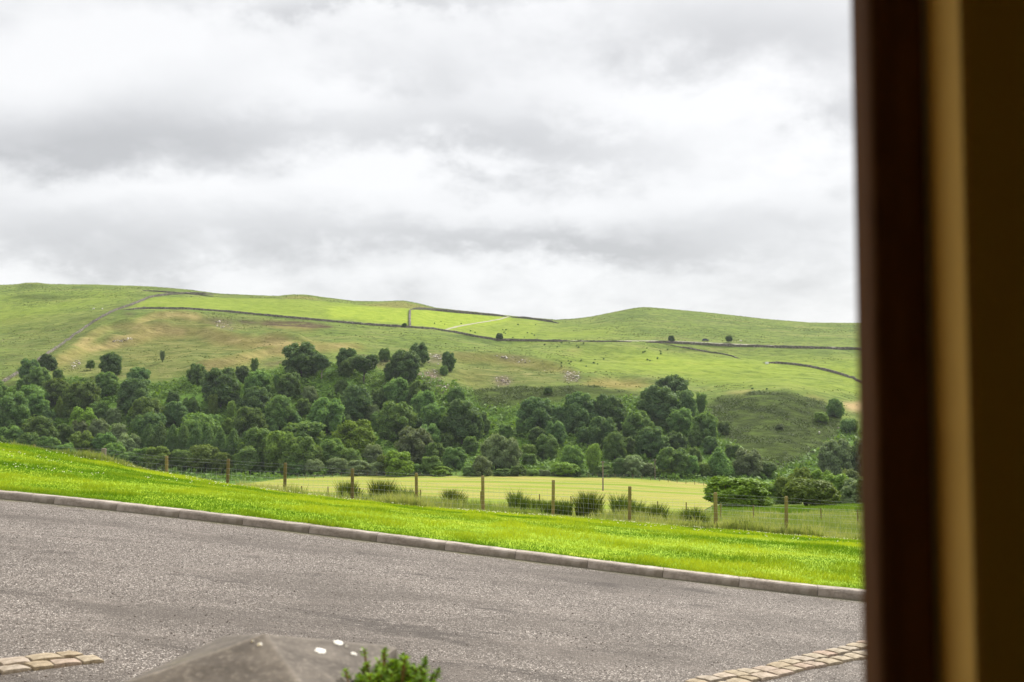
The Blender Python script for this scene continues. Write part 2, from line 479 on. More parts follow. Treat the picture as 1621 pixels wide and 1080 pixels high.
ZONES = {
 'field': [(1.0, [(378, 766), (430, 760), (470, 757), (540, 754.5), (600, 753.5), (830, 754), (1000, 757.5), (1075, 762.5), (1135, 768), (1150, 790), (1118, 806), (1095, 820), (900, 822), (700, 812), (560, 800), (450, 785), (390, 774)])],
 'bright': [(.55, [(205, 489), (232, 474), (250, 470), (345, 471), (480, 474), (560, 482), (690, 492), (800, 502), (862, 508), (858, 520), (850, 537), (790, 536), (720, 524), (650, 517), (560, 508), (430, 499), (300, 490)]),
            (1.0, [(520, 486), (600, 484), (690, 492), (800, 502), (815, 505), (770, 514), (715, 521), (650, 514), (580, 507), (520, 503)]),  # sunlit core of the ridge field, painted as brighter grass
           ],
  'heather': [(.55, [(26, 451), (36, 449), (62, 449), (78, 453), (60, 455), (30, 455)]), (.7, [(318, 506), (345, 503), (350, 507), (330, 510)]), (.8, [(375, 507), (404, 509), (404, 514), (380, 513)]), (.5, [(430, 506), (520, 513), (520, 517), (430, 511)]), (.6, [(8, 472), (30, 468), (48, 465), (90, 468), (140, 471), (90, 474), (30, 475)]), (.5, [(108, 506), (150, 499), (158, 501), (118, 509)]), (.45, [(195, 467), (235, 466), (232, 470), (205, 470)]),(1.0, [(1118, 640), (1140, 630), (1190, 622), (1245, 619), (1300, 634), (1322, 652), (1330, 690), (1310, 712), (1280, 735), (1215, 752), (1185, 722), (1150, 695), (1122, 668)]),
             (.9, [(742, 615), (800, 613), (900, 611), (1012, 619), (1000, 630), (900, 634), (830, 644), (760, 650)])],
 'bracken': [(1.0, [(-80, 640), (0, 618), (60, 600), (100, 600), (170, 604), (250, 606), (330, 592), (430, 585), (470, 582), (540, 578), (600, 585), (650, 590), (700, 606), (745, 617), (770, 648), (830, 644), (1000, 630), (1110, 640), (1122, 668), (1150, 695), (1185, 722), (1215, 752), (1310, 712), (1335, 680), (1500, 670),
                     (1500, 800), (1365, 802), (1150, 782), (1130, 766), (1000, 756), (830, 752.5), (600, 752), (470, 755), (378, 764), (340, 790), (-80, 790)])],
 'olive': [(.8, [(85, 580), (130, 560), (200, 522), (330, 522), (450, 545), (470, 575), (430, 586), (330, 592), (250, 604), (100, 598)]),
           (.75, [(240, 500), (330, 499), (430, 506), (500, 515), (480, 530), (380, 526), (260, 518)]),
           (.85, [(715, 568), (790, 568), (850, 575), (895, 588), (888, 608), (800, 612), (745, 614), (712, 600)]),
           (.4, [(0, 500), (120, 500), (200, 480), (120, 545), (0, 600)])],
 'tan': [(.6, [(446, 473), (458, 469), (488, 469), (508, 474)]), (.55, [(572, 482), (600, 479), (640, 478), (668, 484), (690, 491), (650, 488), (600, 486)]), (.7, [(410, 511), (450, 511), (510, 518), (495, 524), (430, 519)]),(.9, [(918, 607), (945, 600), (1000, 602), (1035, 609), (1005, 616), (930, 613)]),
         (.55, [(1150, 625), (1180, 619), (1200, 620), (1180, 626)]), (.6, [(1280, 622), (1310, 632), (1300, 638), (1278, 628)]),
         (.7, [(820, 575), (860, 575), (890, 588), (850, 583)]), (.6, [(480, 536), (540, 545), (500, 550)])],
 'scar': [(.6, [(312, 507), (345, 503), (366, 505), (372, 512), (350, 514), (325, 512)]), (.75, [(374, 505), (408, 508), (406, 514), (380, 513)]), (.95, [(408, 508), (450, 508), (500, 512), (540, 518), (500, 521), (455, 517), (415, 515)]), (.8, [(330, 577), (362, 570), (374, 573), (340, 581)]), (.6, [(420, 575), (462, 570), (464, 577), (424, 581)]), (.7, [(196, 496), (206, 494), (212, 500), (202, 503)]), (.6, [(545, 560), (600, 563), (655, 585), (640, 592), (560, 572)])],
 'rock': [(.35, [(335, 510), (352, 507), (372, 512), (368, 524), (350, 522)]),
          (.9, [(655, 592), (690, 582), (700, 604), (668, 608)]), (.9, [(782, 597), (802, 594), (810, 606), (802, 612), (786, 612)]),
          (.8, [(684, 612), (705, 606), (732, 618), (715, 626), (690, 622)]), (.75, [(892, 587), (917, 588), (918, 605), (893, 606)]),
          (.8, [(178, 541), (196, 535), (216, 535), (205, 541), (180, 545)]), 
          (.7, [(680, 560), (705, 562), (712, 572), (690, 578), (672, 574)]), (.7, [(780, 563), (835, 566), (840, 574), (815, 575)]),
          (.5, [(112, 572), (132, 566), (122, 584), (112, 588)])],
 'sand': [(.9, [(1336, 638), (1372, 634), (1372, 652), (1342, 650)]), (.6, [(898, 554), (915, 552), (918, 555), (900, 556)]), (.35, [(1150, 620), (1185, 616), (1190, 619), (1150, 623)])],
}
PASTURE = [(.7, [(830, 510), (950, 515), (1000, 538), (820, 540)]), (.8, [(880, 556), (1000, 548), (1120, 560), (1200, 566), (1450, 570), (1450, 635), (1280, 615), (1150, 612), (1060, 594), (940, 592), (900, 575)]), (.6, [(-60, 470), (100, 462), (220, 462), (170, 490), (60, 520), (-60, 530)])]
TAN_LINES = [([p for p in q[0]], q[2] * w_) for q, w_ in zip(RIDGE_PX[:7], (.5, .5, .5, .6, .6, .8, .45))]

def build_ground():
    s_in = np.arange(-0.56, 0.46, 0.0021)
    s_l = -0.56 - np.geomspace(.004, 1.4, 34)[::-1]; s_r = 0.46 + np.geomspace(.004, 1.4, 34)
    s = np.r_[s_l, s_in, s_r]
    Yr = np.r_[np.linspace(-4, 12, 6), np.geomspace(12.4, 34, 70), np.geomspace(34.5, 250, 50), np.linspace(253, 340, 34), np.linspace(342, 560, 120),
               np.linspace(562, 960, 190), np.geomspace(975, 9000, 22)]
    S, YY = np.meshgrid(s, Yr)
    X = S * np.maximum(YY, 12.0); Yf = YY
    Z = H(X, np.maximum(Yf, 12.0))
    # sink the sheet under the drive and the lawn, which lie on it
    ck = np.interp(S.ravel(), KN[0][0], KN[0][1]).reshape(S.shape)
    Z = Z - 0.16 * (1 - sstep(ck - .4, ck + .7, Yf))
    Z = np.where(Yf < kerb_Y(S) + .1, Z - .35, Z)
    nY, nX = S.shape
    V = np.stack([X, Yf, Z], -1).reshape(-1, 3)
    i = np.arange(nX - 1)[None, :] + (np.arange(nY - 1) * nX)[:, None]
    F = np.stack([i, i + 1, i + 1 + nX, i + nX], -1).reshape(-1, 4)
    px, py = to_px(V[:, 0], np.maximum(V[:, 1], 1), V[:, 2])
    wx = px + 16 * (fbm(px * .05, py * .09, 61, 3) - .5) ; wy = py + 9 * (fbm(px * .04 + 9, py * .08, 71, 3) - .5)
    attrs = {}
    farm = V[:, 1] > 40
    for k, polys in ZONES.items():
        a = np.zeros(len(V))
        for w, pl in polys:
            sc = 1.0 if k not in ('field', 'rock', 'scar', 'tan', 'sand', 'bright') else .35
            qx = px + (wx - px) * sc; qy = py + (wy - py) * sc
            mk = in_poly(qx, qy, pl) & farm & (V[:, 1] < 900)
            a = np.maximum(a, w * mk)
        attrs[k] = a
    t = attrs['tan']
    for pts, sg in TAN_LINES:
        P = px_line(pts, 2.0, ymin=400)
        m = (V[:, 1] > 430) & (V[:, 1] < 760) & (np.abs(px - 400) < 800)
        idx = np.nonzero(m)[0]
        d2 = np.full(len(idx), 1e9)
        for p in P: d2 = np.minimum(d2, (V[idx, 0] - p[0]) ** 2 + (V[idx, 1] - p[1]) ** 2)
        t[idx] = np.maximum(t[idx], .8 * np.exp(-d2 / (2 * sg * sg)))
    rdg = np.zeros(len(V))
    for pts, _h, _s in RIDGE_PX[:6]:
        P = px_line(pts, 1.5, ymin=400); idx = np.nonzero((V[:, 1] > 430) & (V[:, 1] < 760) & (np.abs(px - 330) < 320))[0]
        d2 = np.full(len(idx), 1e9)
        for p in P: d2 = np.minimum(d2, (V[idx, 0] - p[0]) ** 2 + (V[idx, 1] - p[1]) ** 2)
        rdg[idx] = np.maximum(rdg[idx], np.exp(-d2 / (2 * 2.6 ** 2)) * (.25 + .6 * sstep(.35, .65, fbm(V[idx, 0] * .06, V[idx, 1] * .06, 141, 3))))
    attrs['ridge'] = rdg
    # mix in smaller bare and dry patches on the banks
    nn = fbm(V[:, 0] * .05, V[:, 1] * .05, 81, 4)
    attrs['tan'] = np.clip(t + .28 * attrs['olive'] * sstep(.53, .66, nn), 0, 1)
    def blur(a, n):
        g = a.reshape(nY, nX).copy()
        for _ in range(n):
            g[:, 1:-1] = (g[:, :-2] + 2 * g[:, 1:-1] + g[:, 2:]) / 4; g[1:-1] = (g[:-2] + 2 * g[1:-1] + g[2:]) / 4
        return g.ravel()
    for k, n_ in (('bright', 5), ('olive', 60), ('tan', 8), ('rock', 6), ('scar', 3), ('sand', 6), ('heather', 6), ('bracken', 10)): attrs[k] = blur(attrs[k], n_)
    q = np.zeros(len(V))
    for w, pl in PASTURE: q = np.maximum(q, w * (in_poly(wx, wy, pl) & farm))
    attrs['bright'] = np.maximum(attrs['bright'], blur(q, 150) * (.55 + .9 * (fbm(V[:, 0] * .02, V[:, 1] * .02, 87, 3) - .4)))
    attrs['heather'] *= 1.0
    attrs['bracken'] *= 1 - .35 * sstep(.5, .7, nn)
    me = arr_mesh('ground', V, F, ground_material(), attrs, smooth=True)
    o = link('ground', me); tag(o, kind='structure')
    return V, attrs
GV, GA = build_ground()

# ------------------------------------------------------------------ driveway
def drive_material():
    m, nt, b = new_mat('weathered_asphalt')
    v = coords(nt)
    vor = N(nt, 'ShaderNodeTexVoronoi', feature='F1'); vor.inputs['Scale'].default_value = 85.0; L(nt, v, vor.inputs['Vector'])
    chip = ramp(nt, math_n(nt, 'FRACT', math_n(nt, 'MULTIPLY', vor.outputs['Color'], 1.0)), [(.0, .3), (1, .9)])
    sep = N(nt, 'ShaderNodeSeparateColor'); L(nt, vor.outputs['Color'], sep.inputs[0])
    stone = ramp(nt, sep.outputs[0], [(.0, (.086, .073, .062)), (.35, (.152, .131, .115)), (.62, (.213, .186, .163)), (.80, (.30, .265, .235)), (1.0, (.62, .565, .51))])
    gap = ramp(nt, vor.outputs['Distance'], [(.30, 0.0), (.62, 1.0)])
    c = mix(nt, math_n(nt, 'MULTIPLY', gap, .75), stone, (.05, .041, .037))
    big = noise(nt, coords(nt, (.35, .8, 1)), 1.0, 6, .6)
    c = mix(nt, ramp(nt, big, [(.36, .78), (.54, 0.0)]), c, (.078, .066, .057))
    mid = noise(nt, coords(nt, (1.1, 3.0, 1)), 1.0, 6, .65)
    c = mix(nt, ramp(nt, mid, [(.52, 0.0), (.74, .28)]), c, (.28, .24, .212))
    c = mix(nt, ramp(nt, noise(nt, coords(nt, (.5, 1.7, 1)), 1.3, 7, .7), [(.57, 0.0), (.66, .72)]), c, (.05, .042, .037))
    # moss and silt gathered against the kerb
    sx = N(nt, 'ShaderNodeSeparateXYZ'); L(nt, v, sx.inputs[0])
    dk = math_n(nt, 'SUBTRACT', math_n(nt, 'MULTIPLY_ADD', sx.outputs[0], .148, sx.outputs[1]), 12.63)
    mossn = noise(nt, v, 2.2, 6, .7)
    mk = math_n(nt, 'ADD', math_n(nt, 'MULTIPLY_ADD', dk, 2.6, .55), math_n(nt, 'MULTIPLY', mossn, 1.0))
    mk = ramp(nt, mk, [(.52, 0.0), (1.02, .8)])
    c = mix(nt, mk, c, ramp(nt, mossn, [(.3, (.055, .050, .022)), (.7, (.115, .105, .05))]))
    L(nt, c, b.inputs['Base Color'])
    b.inputs['Roughness'].default_value = .9; b.inputs['Specular IOR Level'].default_value = .25
    hgt = math_n(nt, 'MULTIPLY_ADD', vor.outputs['Distance'], -.8, math_n(nt, 'MULTIPLY', sep.outputs[1], .9))
    bump(nt, b, hgt, .8, .012)
    return m
M_DRIVE = drive_material()

def build_drive():
    xs = np.linspace(-16, 14, 160); ts = np.linspace(0, 1, 70)
    XX, T = np.meshgrid(xs, ts)
    Yk = 12.63 - .148 * XX + .05
    Y = 1.0 + (Yk - 1.0) * T
    Z = drive_z(XX, Y)
    nY, nX = XX.shape
    V = np.stack([XX, Y, Z], -1).reshape(-1, 3)
    i = np.arange(nX - 1)[None, :] + (np.arange(nY - 1) * nX)[:, None]
    F = np.stack([i, i + 1, i + 1 + nX, i + nX], -1).reshape(-1, 4)
    tag(link('driveway', arr_mesh('driveway', V, F, M_DRIVE, smooth=True)), kind='structure')
build_drive()

def hit_drive(x, y):
    s, t = px_dir(x, y)
    Y = np.linspace(2.0, 13, 600)
    g = drive_z(s * Y, Y) - t * Y
    k = int(np.argmax(g > 0)) or 599
    return np.array([s * Y[k], Y[k], drive_z(np.array([s * Y[k]]), Y[k])[0]])

# loose chippings
def rock_mesh(n, pos, size, seed=1, flat=.65):
    """n small angular stones (subdivided octahedra-like hulls) in one mesh"""
    base = np.array([(1, 0, 0), (-1, 0, 0), (0, 1, 0), (0, -1, 0), (0, 0, 1), (0, 0, -1), (.7, .7, .3), (-.7, .6, .35), (.6, -.7, .4), (-.65, -.7, .3)], float)
    bm = bmesh.new()
    for p in base[:6]: bm.verts.new(p)
    bm.verts.ensure_lookup_table()
    for a in (0, 1):
        for c in (2, 3):
            for e in (4, 5):
                bm.faces.new((bm.verts[a], bm.verts[c], bm.verts[e]))
    bmesh.ops.recalc_face_normals(bm, faces=bm.faces)
    bmesh.ops.subdivide_edges(bm, edges=bm.edges, cuts=1)
    bmesh.ops.triangulate(bm, faces=bm.faces)
    bv = np.array([v.co[:] for v in bm.verts]); bv = bv / np.linalg.norm(bv, axis=1)[:, None]
    bv = np.sign(bv) * np.abs(bv) ** .8
    bf = np.array([[v.index for v in f.verts] for f in bm.faces]); bm.free()
    r = np.random.default_rng(seed)
    k = len(bv)
    V = bv[None] * (1 + .28 * r.normal(size=(n, k, 1)))
    V = V * (size[:, None, None] * np.stack([r.uniform(.7, 1.3, n), r.uniform(.6, 1.1, n), r.uniform(.4, flat + .3, n)], -1)[:, None, :])
    a = r.uniform(0, 6.28, n); ca, sa = np.cos(a)[:, None], np.sin(a)[:, None]
    x, y = V[..., 0] * ca - V[..., 1] * sa, V[..., 0] * sa + V[..., 1] * ca
    V = np.stack([x, y, V[..., 2]], -1) + pos[:, None, :]
    F = bf[None] + (np.arange(n) * k)[:, None, None]
    rnd = np.repeat(r.uniform(0, 1, n), k)
    return V.reshape(-1, 3), F.reshape(-1, 3), rnd

def stone_rnd_mat(name, stops, rough=.9, nsc=30):
    m, nt, b = new_mat(name)
    f = attr(nt, 'rnd')
    c = ramp(nt, f, stops)
    c = mix(nt, ramp(nt, noise(nt, coords(nt), nsc, 5, .6), [(.4, 0.0), (.7, .4)]), c, (.12, .11, .085))
    L(nt, c, b.inputs['Base Color']); b.inputs['Roughness'].default_value = rough
    b.inputs['Specular IOR Level'].default_value = .2
    return m

n = 9000
_Y = 4.5 + 9 * rng.random(n) ** 1.3; _X = (rng.random(n) * 1.1 - .6) * _Y
_ok = _Y < 12.5 - .148 * _X
_X, _Y = _X[_ok], _Y[_ok]
_P = np.stack([_X, _Y, drive_z(_X, _Y) + .001], -1)
_v, _f, _r0 = rock_mesh(len(_X), _P, rng.uniform(.003, .0085, len(_X)), 5)
tag(link('gravel', arr_mesh('gravel', _v, _f, stone_rnd_mat('chippings', [(0, (.09, .075, .07)), (.7, (.20, .17, .155)), (1, (.38, .34, .31))]), {'rnd': _r0})), kind='stuff')

# ------------------------------------------------------------------ kerb
M_KERB = None
def kerb_material():
    m, nt, b = new_mat('kerb_stone')
    v = coords(nt)
    oi = N(nt, 'ShaderNodeObjectInfo')
    f = noise(nt, v, 5.0, 7, .7); f2 = noise(nt, v, 40.0, 4, .6)
    c = ramp(nt, f, [(.3, (.170, .142, .117)), (.5, (.285, .245, .208)), (.7, (.39, .345, .30))])
    c = mix(nt, ramp(nt, f2, [(.45, 0.0), (.75, .5)]), c, (.36, .32, .28))
    sx = N(nt, 'ShaderNodeSeparateXYZ'); L(nt, v, sx.inputs[0])
    low = math_n(nt, 'ADD', math_n(nt, 'MULTIPLY', sx.outputs[2], -9.0), math_n(nt, 'MULTIPLY', noise(nt, v, 7.0, 6, .7), 1.0))
    c = mix(nt, ramp(nt, low, [(.10, 0.0), (.6, .55)]), c, (.10, .088, .055))
    hs = N(nt, 'ShaderNodeHueSaturation'); L(nt, math_n(nt, 'MULTIPLY_ADD', oi.outputs['Random'], .16, .92), hs.inputs['Value']); L(nt, c, hs.inputs['Color'])
    L(nt, hs.outputs[0], b.inputs['Base Color']); b.inputs['Roughness'].default_value = .9; b.inputs['Specular IOR Level'].default_value = .2
    bump(nt, b, f2, .5, .006)
    return m
M_KERB = kerb_material()
JOINTS = [-232, -122, -14, 85, 184, 283, 384, 489, 596, 704, 815, 929, 1048, 1168, 1292, 1418, 1545]
def build_kerb():
    pts = []
    cx = np.array([p[0] for p in KERB_FRONT], float); cy = np.array([p[1] for p in KERB_FRONT], float)
    for j in JOINTS:
        s, t = px_dir(j, 800.0)
        Y = kerb_Y(s); X = s * Y
        pts.append(np.array([X, Y, float(kerb_bottom(np.array([X]))[0])]))
    mark = {10: 'a', 12: 'b'}
    for k in range(len(pts) - 1):
        a, c = Vector(pts[k]), Vector(pts[k + 1])
        d = (c - a); Ln = d.length; ax = d.normalized()
        side = Vector((-ax.y, ax.x, 0)).normalized()       # away from the camera
        if side.y < 0: side = -side
        upv = ax.cross(side);
        if upv.z < 0: upv = -upv
        bm = bmesh.new()
        g = .003
        prof = [(0, -.12), (0.0, .066), (.006, .086), (.022, .099), (.125, .103), (.125, -.12)]
        nseg = 7
        rr = random.Random(k)
        rings = []
        for i in range(nseg + 1):
            t = g + (Ln - 2 * g) * i / nseg
            rings.append([bm.verts.new(ax * (t - Ln / 2) + side * (u + rr.uniform(-.003, .003)) + upv * (w + rr.uniform(-.003, .003))) for u, w in prof])
        m_ = len(prof)
        for i in range(nseg):
            for q in range(m_):
                r = (q + 1) % m_
                bm.faces.new((rings[i][q], rings[i + 1][q], rings[i + 1][r], rings[i][r]))
        bm.faces.new(rings[0]); bm.faces.new(list(reversed(rings[-1])))
        bmesh.ops.recalc_face_normals(bm, faces=bm.faces)
        me = bpy.data.meshes.new('kerb_stone'); bm.to_mesh(me); bm.free(); me.materials.append(M_KERB)
        o = link('kerb_stone', me, loc=(a + c) / 2)
        tag(o, 'long weathered grey kerb stone laid end to end between tarmac drive and lawn', 'kerb stone', 'kerb stones along the drive')
build_kerb()

# ------------------------------------------------------------------ lawn
def crest_Y(s): return np.interp(s, KN[0][0], KN[0][1])
def lawn_z(X, Y):
    return H(X, Y) + 0.03 * sstep(0, 1.5, Y - kerb_Y(X / Y) - .1) * (fbm(X * .8, Y * .8, 91, 3) - .3)

def lawn_material():
    m, nt, b = new_mat('lawn_turf')
    v = coords(nt)
    f = noise(nt, coords(nt, (.5, 1.0, 1)), 1.6, 6, .6); f2 = noise(nt, v, 14, 4, .6)
    c = ramp(nt, f, [(.3, (.15, .25, .008)), (.5, (.225, .335, .010)), (.68, (.30, .37, .016))])
    c = mix(nt, ramp(nt, f2, [(.35, .5), (.55, 0.0)]), c, (.07, .145, .008))
    L(nt, c, b.inputs['Base Color']); b.inputs['Roughness'].default_value = .9; b.inputs['Specular IOR Level'].default_value = .1
    bump(nt, b, f2, .7, .03)
    return m
def build_lawn():
    s = np.linspace(-.95, .9, 280); t = np.linspace(0, 1, 60)
    S, T = np.meshgrid(s, t)
    Y0 = kerb_Y(S) + .12; Y1 = crest_Y(S) + .6
    Y = Y0 + (Y1 - Y0) * T; X = S * Y
    Z = lawn_z(X, Y) - .01
    Z[0] -= .02; Z[-1] -= .14; Z[-2] -= .02
    nY, nX = S.shape
    V = np.stack([X, Y, Z], -1).reshape(-1, 3)
    i = np.arange(nX - 1)[None, :] + (np.arange(nY - 1) * nX)[:, None]
    F = np.stack([i, i + 1, i + 1 + nX, i + nX], -1).reshape(-1, 4)
    tag(link('lawn', arr_mesh('lawn', V, F, lawn_material(), smooth=True)), kind='structure')
build_lawn()

def blades(P, h, w, lean, rnd, seed, two=False):
    """one grass blade per row of P: a bent, pointed strip"""
    r = np.random.default_rng(seed); n = len(P)
    a = r.uniform(0, 2 * math.pi, n); b = r.uniform(0, 2 * math.pi, n)
    ux, uy = np.cos(a), np.sin(a); lx, ly = np.cos(b) * lean * h, np.sin(b) * lean * h
    base0 = P + np.stack([-ux * w / 2, -uy * w / 2, np.zeros(n)], -1)
    base1 = P + np.stack([ux * w / 2, uy * w / 2, np.zeros(n)], -1)
    tip = P + np.stack([lx, ly, h], -1)
    if not two:
        V = np.stack([base0, base1, tip], 1).reshape(-1, 3)
        F = np.arange(3 * n).reshape(-1, 3)
        return V, F, np.repeat(rnd, 3)
    md = P + np.stack([lx * .32, ly * .32, h * .6], -1)
    off = np.stack([ux * w * .4, uy * w * .4, np.zeros(n)], -1)
    V = np.stack([base0, base1, md + off, md - off, tip], 1).reshape(-1, 3)
    i = np.arange(n) * 5
    F4 = np.stack([i, i + 1, i + 2, i + 3], -1); F3 = np.stack([i + 3, i + 2, i + 4], -1)
    return V, [F4, F3], np.repeat(rnd, 5)

M_GRASS = leaf_mat('lawn_grass_blades', (.095, .190, .008), (.34, .41, .026), trans=.35, objvar=False)
def build_lawn_grass():
    n = 330000
    u = rng.random(n)
    S = rng.uniform(-.60, .43, n)
    y0 = kerb_Y(S) + .13; y1 = crest_Y(S) + .5
    Y = y0 + (y1 - y0) * u ** 1.25
    X = S * Y
    d = Y - y0
    clump = fbm(X * 1.7, Y * 1.7, 101, 4); patch = fbm(X * .35, Y * .8, 105, 3)
    h = (.026 + .05 * sstep(.45, .8, clump)) * rng.uniform(.6, 1.3, n)
    h = h * (1 + 1.0 * np.exp(-d / .22) * sstep(.4, .6, vnoise(X * 2.2, Y * 0 + 3, 7)))
    w = .0045 + .00035 * Y
    r0 = np.clip(.40 + .25 * sstep(0, 9, d) + 2.4 * (patch - .5) + 1.3 * (clump - .5) - .45 * sstep(.56, .7, fbm(X * .22, Y * .5, 131, 3)) + rng.normal(0, .11, n), 0, 1)
    P = np.stack([X, Y, lawn_z(X, Y) - .015], -1)
    V, F, r = blades(P, h, w, .55, r0, 3)
    tag(link('lawn_grass', arr_mesh('lawn_grass', V, F, M_GRASS, {'rnd': r})), kind='stuff')
    # clover heads and daisies in drifts
    n = 3600
    S = rng.uniform(-.55, .36, n); y0 = kerb_Y(S); y1 = crest_Y(S)
    u = rng.random(n); Y = y0 + (y1 - y0) * (.35 + .65 * u); X = S * Y
    k = (fbm(X * .5, Y * .9, 111, 3) > .55 - .12 * sstep(.05, .3, S) * sstep(.4, .8, u)) & (rng.random(n) < .55)
    X, Y = X[k], Y[k]
    P = np.stack([X, Y, lawn_z(X, Y) + .035 + .02 * rng.random(len(X))], -1)
    V, F, r = rock_mesh(len(X), P, rng.uniform(.006, .013, len(X)), 8)
    tag(link('clover_flowers', arr_mesh('clover_flowers', V, F, simple('clover_heads', (.55, .56, .38), (.72, .70, .55), 20, bstr=0))), kind='stuff')
build_lawn_grass()

M_ROUGH = leaf_mat('rough_grass_blades', (.135, .205, .040), (.33, .35, .14), trans=.35, objvar=False)
M_ROUGH_G = leaf_mat('tall_green_grass_blades', (.07, .15, .012), (.17, .26, .03), trans=.3, objvar=False)
def build_rough():
    n = 190000
    S = rng.uniform(-.50, .42, n)
    y0 = crest_Y(S) + .35
    Y = y0 + (76 - y0) * rng.random(n) ** 1.7
    X = S * Y
    px, py = to_px(X, Y, H(X, Y))
    k = rng.random(n) < np.where(px > 1060, 1.0, np.where(Y < 46, .75, .12))
    k &= ~((Y > 48) & (px > 370) & (px < 1100) & (rng.random(n) < .9))
    X, Y, px = X[k], Y[k], px[k]
    n = len(X)
    cl = fbm(X * .6, Y * .6, 121, 4)
    h = (.12 + .34 * sstep(.4, .75, cl)) * rng.uniform(.6, 1.25, n)
    weeds = (px > 375) & (px < 575) & (Y < 31) & (Y > crest_Y(X / Y) + .8)
    h = np.where((px < 375) & (Y < 34), h * .55, h); h = np.where(weeds, h * 1.15 + .03, h)
    P = np.stack([X, Y, H(X, Y) - .02], -1)
    r0 = np.clip(.45 + 2.0 * (fbm(X * .25, Y * .25, 125, 3) - .5) + rng.normal(0, .22, n) + .25 * weeds, 0, 1)
    V, F, r = blades(P, h, .007 + .0004 * Y, .35, r0, 4, two=True)
    tag(link('rough_grass', arr_mesh('rough_grass', V, F, M_ROUGH, {'rnd': r})), kind='stuff')
    n = 26000                                       # taller green growth at the foot of the thorn bushes
    S = rng.uniform(.20, .42, n); Y = rng.uniform(80, 112, n); X = S * Y
    P = np.stack([X, Y, H(X, Y) - .02], -1)
    V, F, r = blades(P, rng.uniform(.25, .6, n), np.full(n, .05), .3, rng.random(n), 6, two=True)
    tag(link('tall_grass', arr_mesh('tall_grass', V, F, M_ROUGH_G, {'rnd': r})), kind='stuff')
build_rough()

# ------------------------------------------------------------------ rushes
M_RUSH = leaf_mat('rush_stems', (.040, .072, .012), (.180, .225, .040), trans=.25, jitter=.15)
def rush(cx, wpx, top, label, lean=(0, 0), Y=33.0, n=None, seedheads=True):
    s, _ = px_dir(cx, 800); X = s * Y
    z = float(H(np.array([X]), np.array([Y]))[0])
    _, yb = to_px(X, Y, z)
    hgt = max(.35, (yb - top) * Y / FPX * 1.06); wid = wpx * Y / FPX
    n = int((n or (300 + wid * 380)) * 2.2)
    r = np.random.default_rng(int(cx * 7))
    bx = (r.beta(1.6, 1.6, n) - .5) * wid * .85; by = r.normal(0, .16, n)
    P = np.stack([bx, by, H(X + bx, Y + by) - z - .03], -1)
    edge = (1 - .30 * np.abs(bx / (wid * .5)) ** 2) * (.72 + .56 * vnoise(bx * 5 + cx, by * 2, 3))
    h = 1.3 * hgt * edge * (.30 + .75 * r.random(n) ** .8)
    V, F, rr = blades(P, h, np.full(n, .024), .27, np.clip(r.normal(.4, .33, n), 0, 1), int(cx), two=True)
    # stems splay outwards from the middle of the clump
    k = np.clip((V[:, 2]) / hgt, 0, 1.2) ** 1.4
    V[:, 0] += k * (V[:, 0] * .2 + lean[0] * hgt)
    o = link('rush_clump', arr_mesh('rush_clump', V, F, M_RUSH, {'rnd': rr}), loc=(X, Y, z))
    tag(o, label, 'rushes', 'rush clumps behind the wire fence')
    return o
rush(553, 36, 771, 'dark rush clump round the fence post base, leftmost of the rush clumps')
rush(605, 38, 768, 'tallest rush clump, leaning to one side between two fence posts')
rush(636, 48, 776, 'broad rush clump against a fence post, beside the tall leaning clump')
rush(719, 38, 785, 'short bright green rush clump midway between two posts, right of the tall leaning clump')
rush(824, 36, 786, 'upright green rush clump with ragged spiky top, left end of the long rush row')
rush(858, 44, 794, 'low rush clump joined to the spiky one, just left of a post')
rush(890, 30, 797, 'small rush clump at the foot of the post in the middle of the rush row')
rush(933, 46, 792, 'isolated fan-shaped rush clump standing alone between two posts')
rush(992, 46, 797, 'rush clump growing round the foot of the tallest dark post')
rush(1030, 56, 802, 'long low rush clump trailing away right from the tallest dark post')
rush(1100, 44, 813, 'sparse pale rush clump just left of the post beside the round bush')
rush(1180, 40, 832, 'thin low rush clump in the rough grass between the last two posts', n=160)
rush(1274, 12, 838, 'tiny upright rush tuft right of the last clear post', n=90)

# ------------------------------------------------------------------ fences
def wood_mat(name, c1, c2, moss=None):
    m, nt, b = new_mat(name)
    v = coords(nt, (14, 14, 2.2))
    f = noise(nt, v, 3.0, 6, .65, .6)
    c = ramp(nt, f, [(.3, c1), (.7, c2)])
    if moss: c = mix(nt, ramp(nt, noise(nt, coords(nt), 6, 5, .6), [(.45, 0.0), (.7, .6)]), c, moss)
    oi = N(nt, 'ShaderNodeObjectInfo'); hs = N(nt, 'ShaderNodeHueSaturation')
    L(nt, math_n(nt, 'MULTIPLY_ADD', oi.outputs['Random'], .5, .75), hs.inputs['Value']); L(nt, c, hs.inputs['Color'])
    L(nt, hs.outputs[0], b.inputs['Base Color']); b.inputs['Roughness'].default_value = .9; b.inputs['Specular IOR Level'].default_value = .2
    bump(nt, b, f, .5, .01)
    return m
M_POST = wood_mat('post_wood', (.125, .090, .034), (.25, .19, .075), (.17, .18, .042))
M_STRAIN = wood_mat('strainer_wood', (.14, .115, .09), (.30, .25, .20))
M_WIRE, _nt, _b = new_mat('galvanised_wire')
_b.inputs['Base Color'].default_value = (.36, .37, .36, 1); _b.inputs['Roughness'].default_value = .8; _b.inputs['Specular IOR Level'].default_value = .1

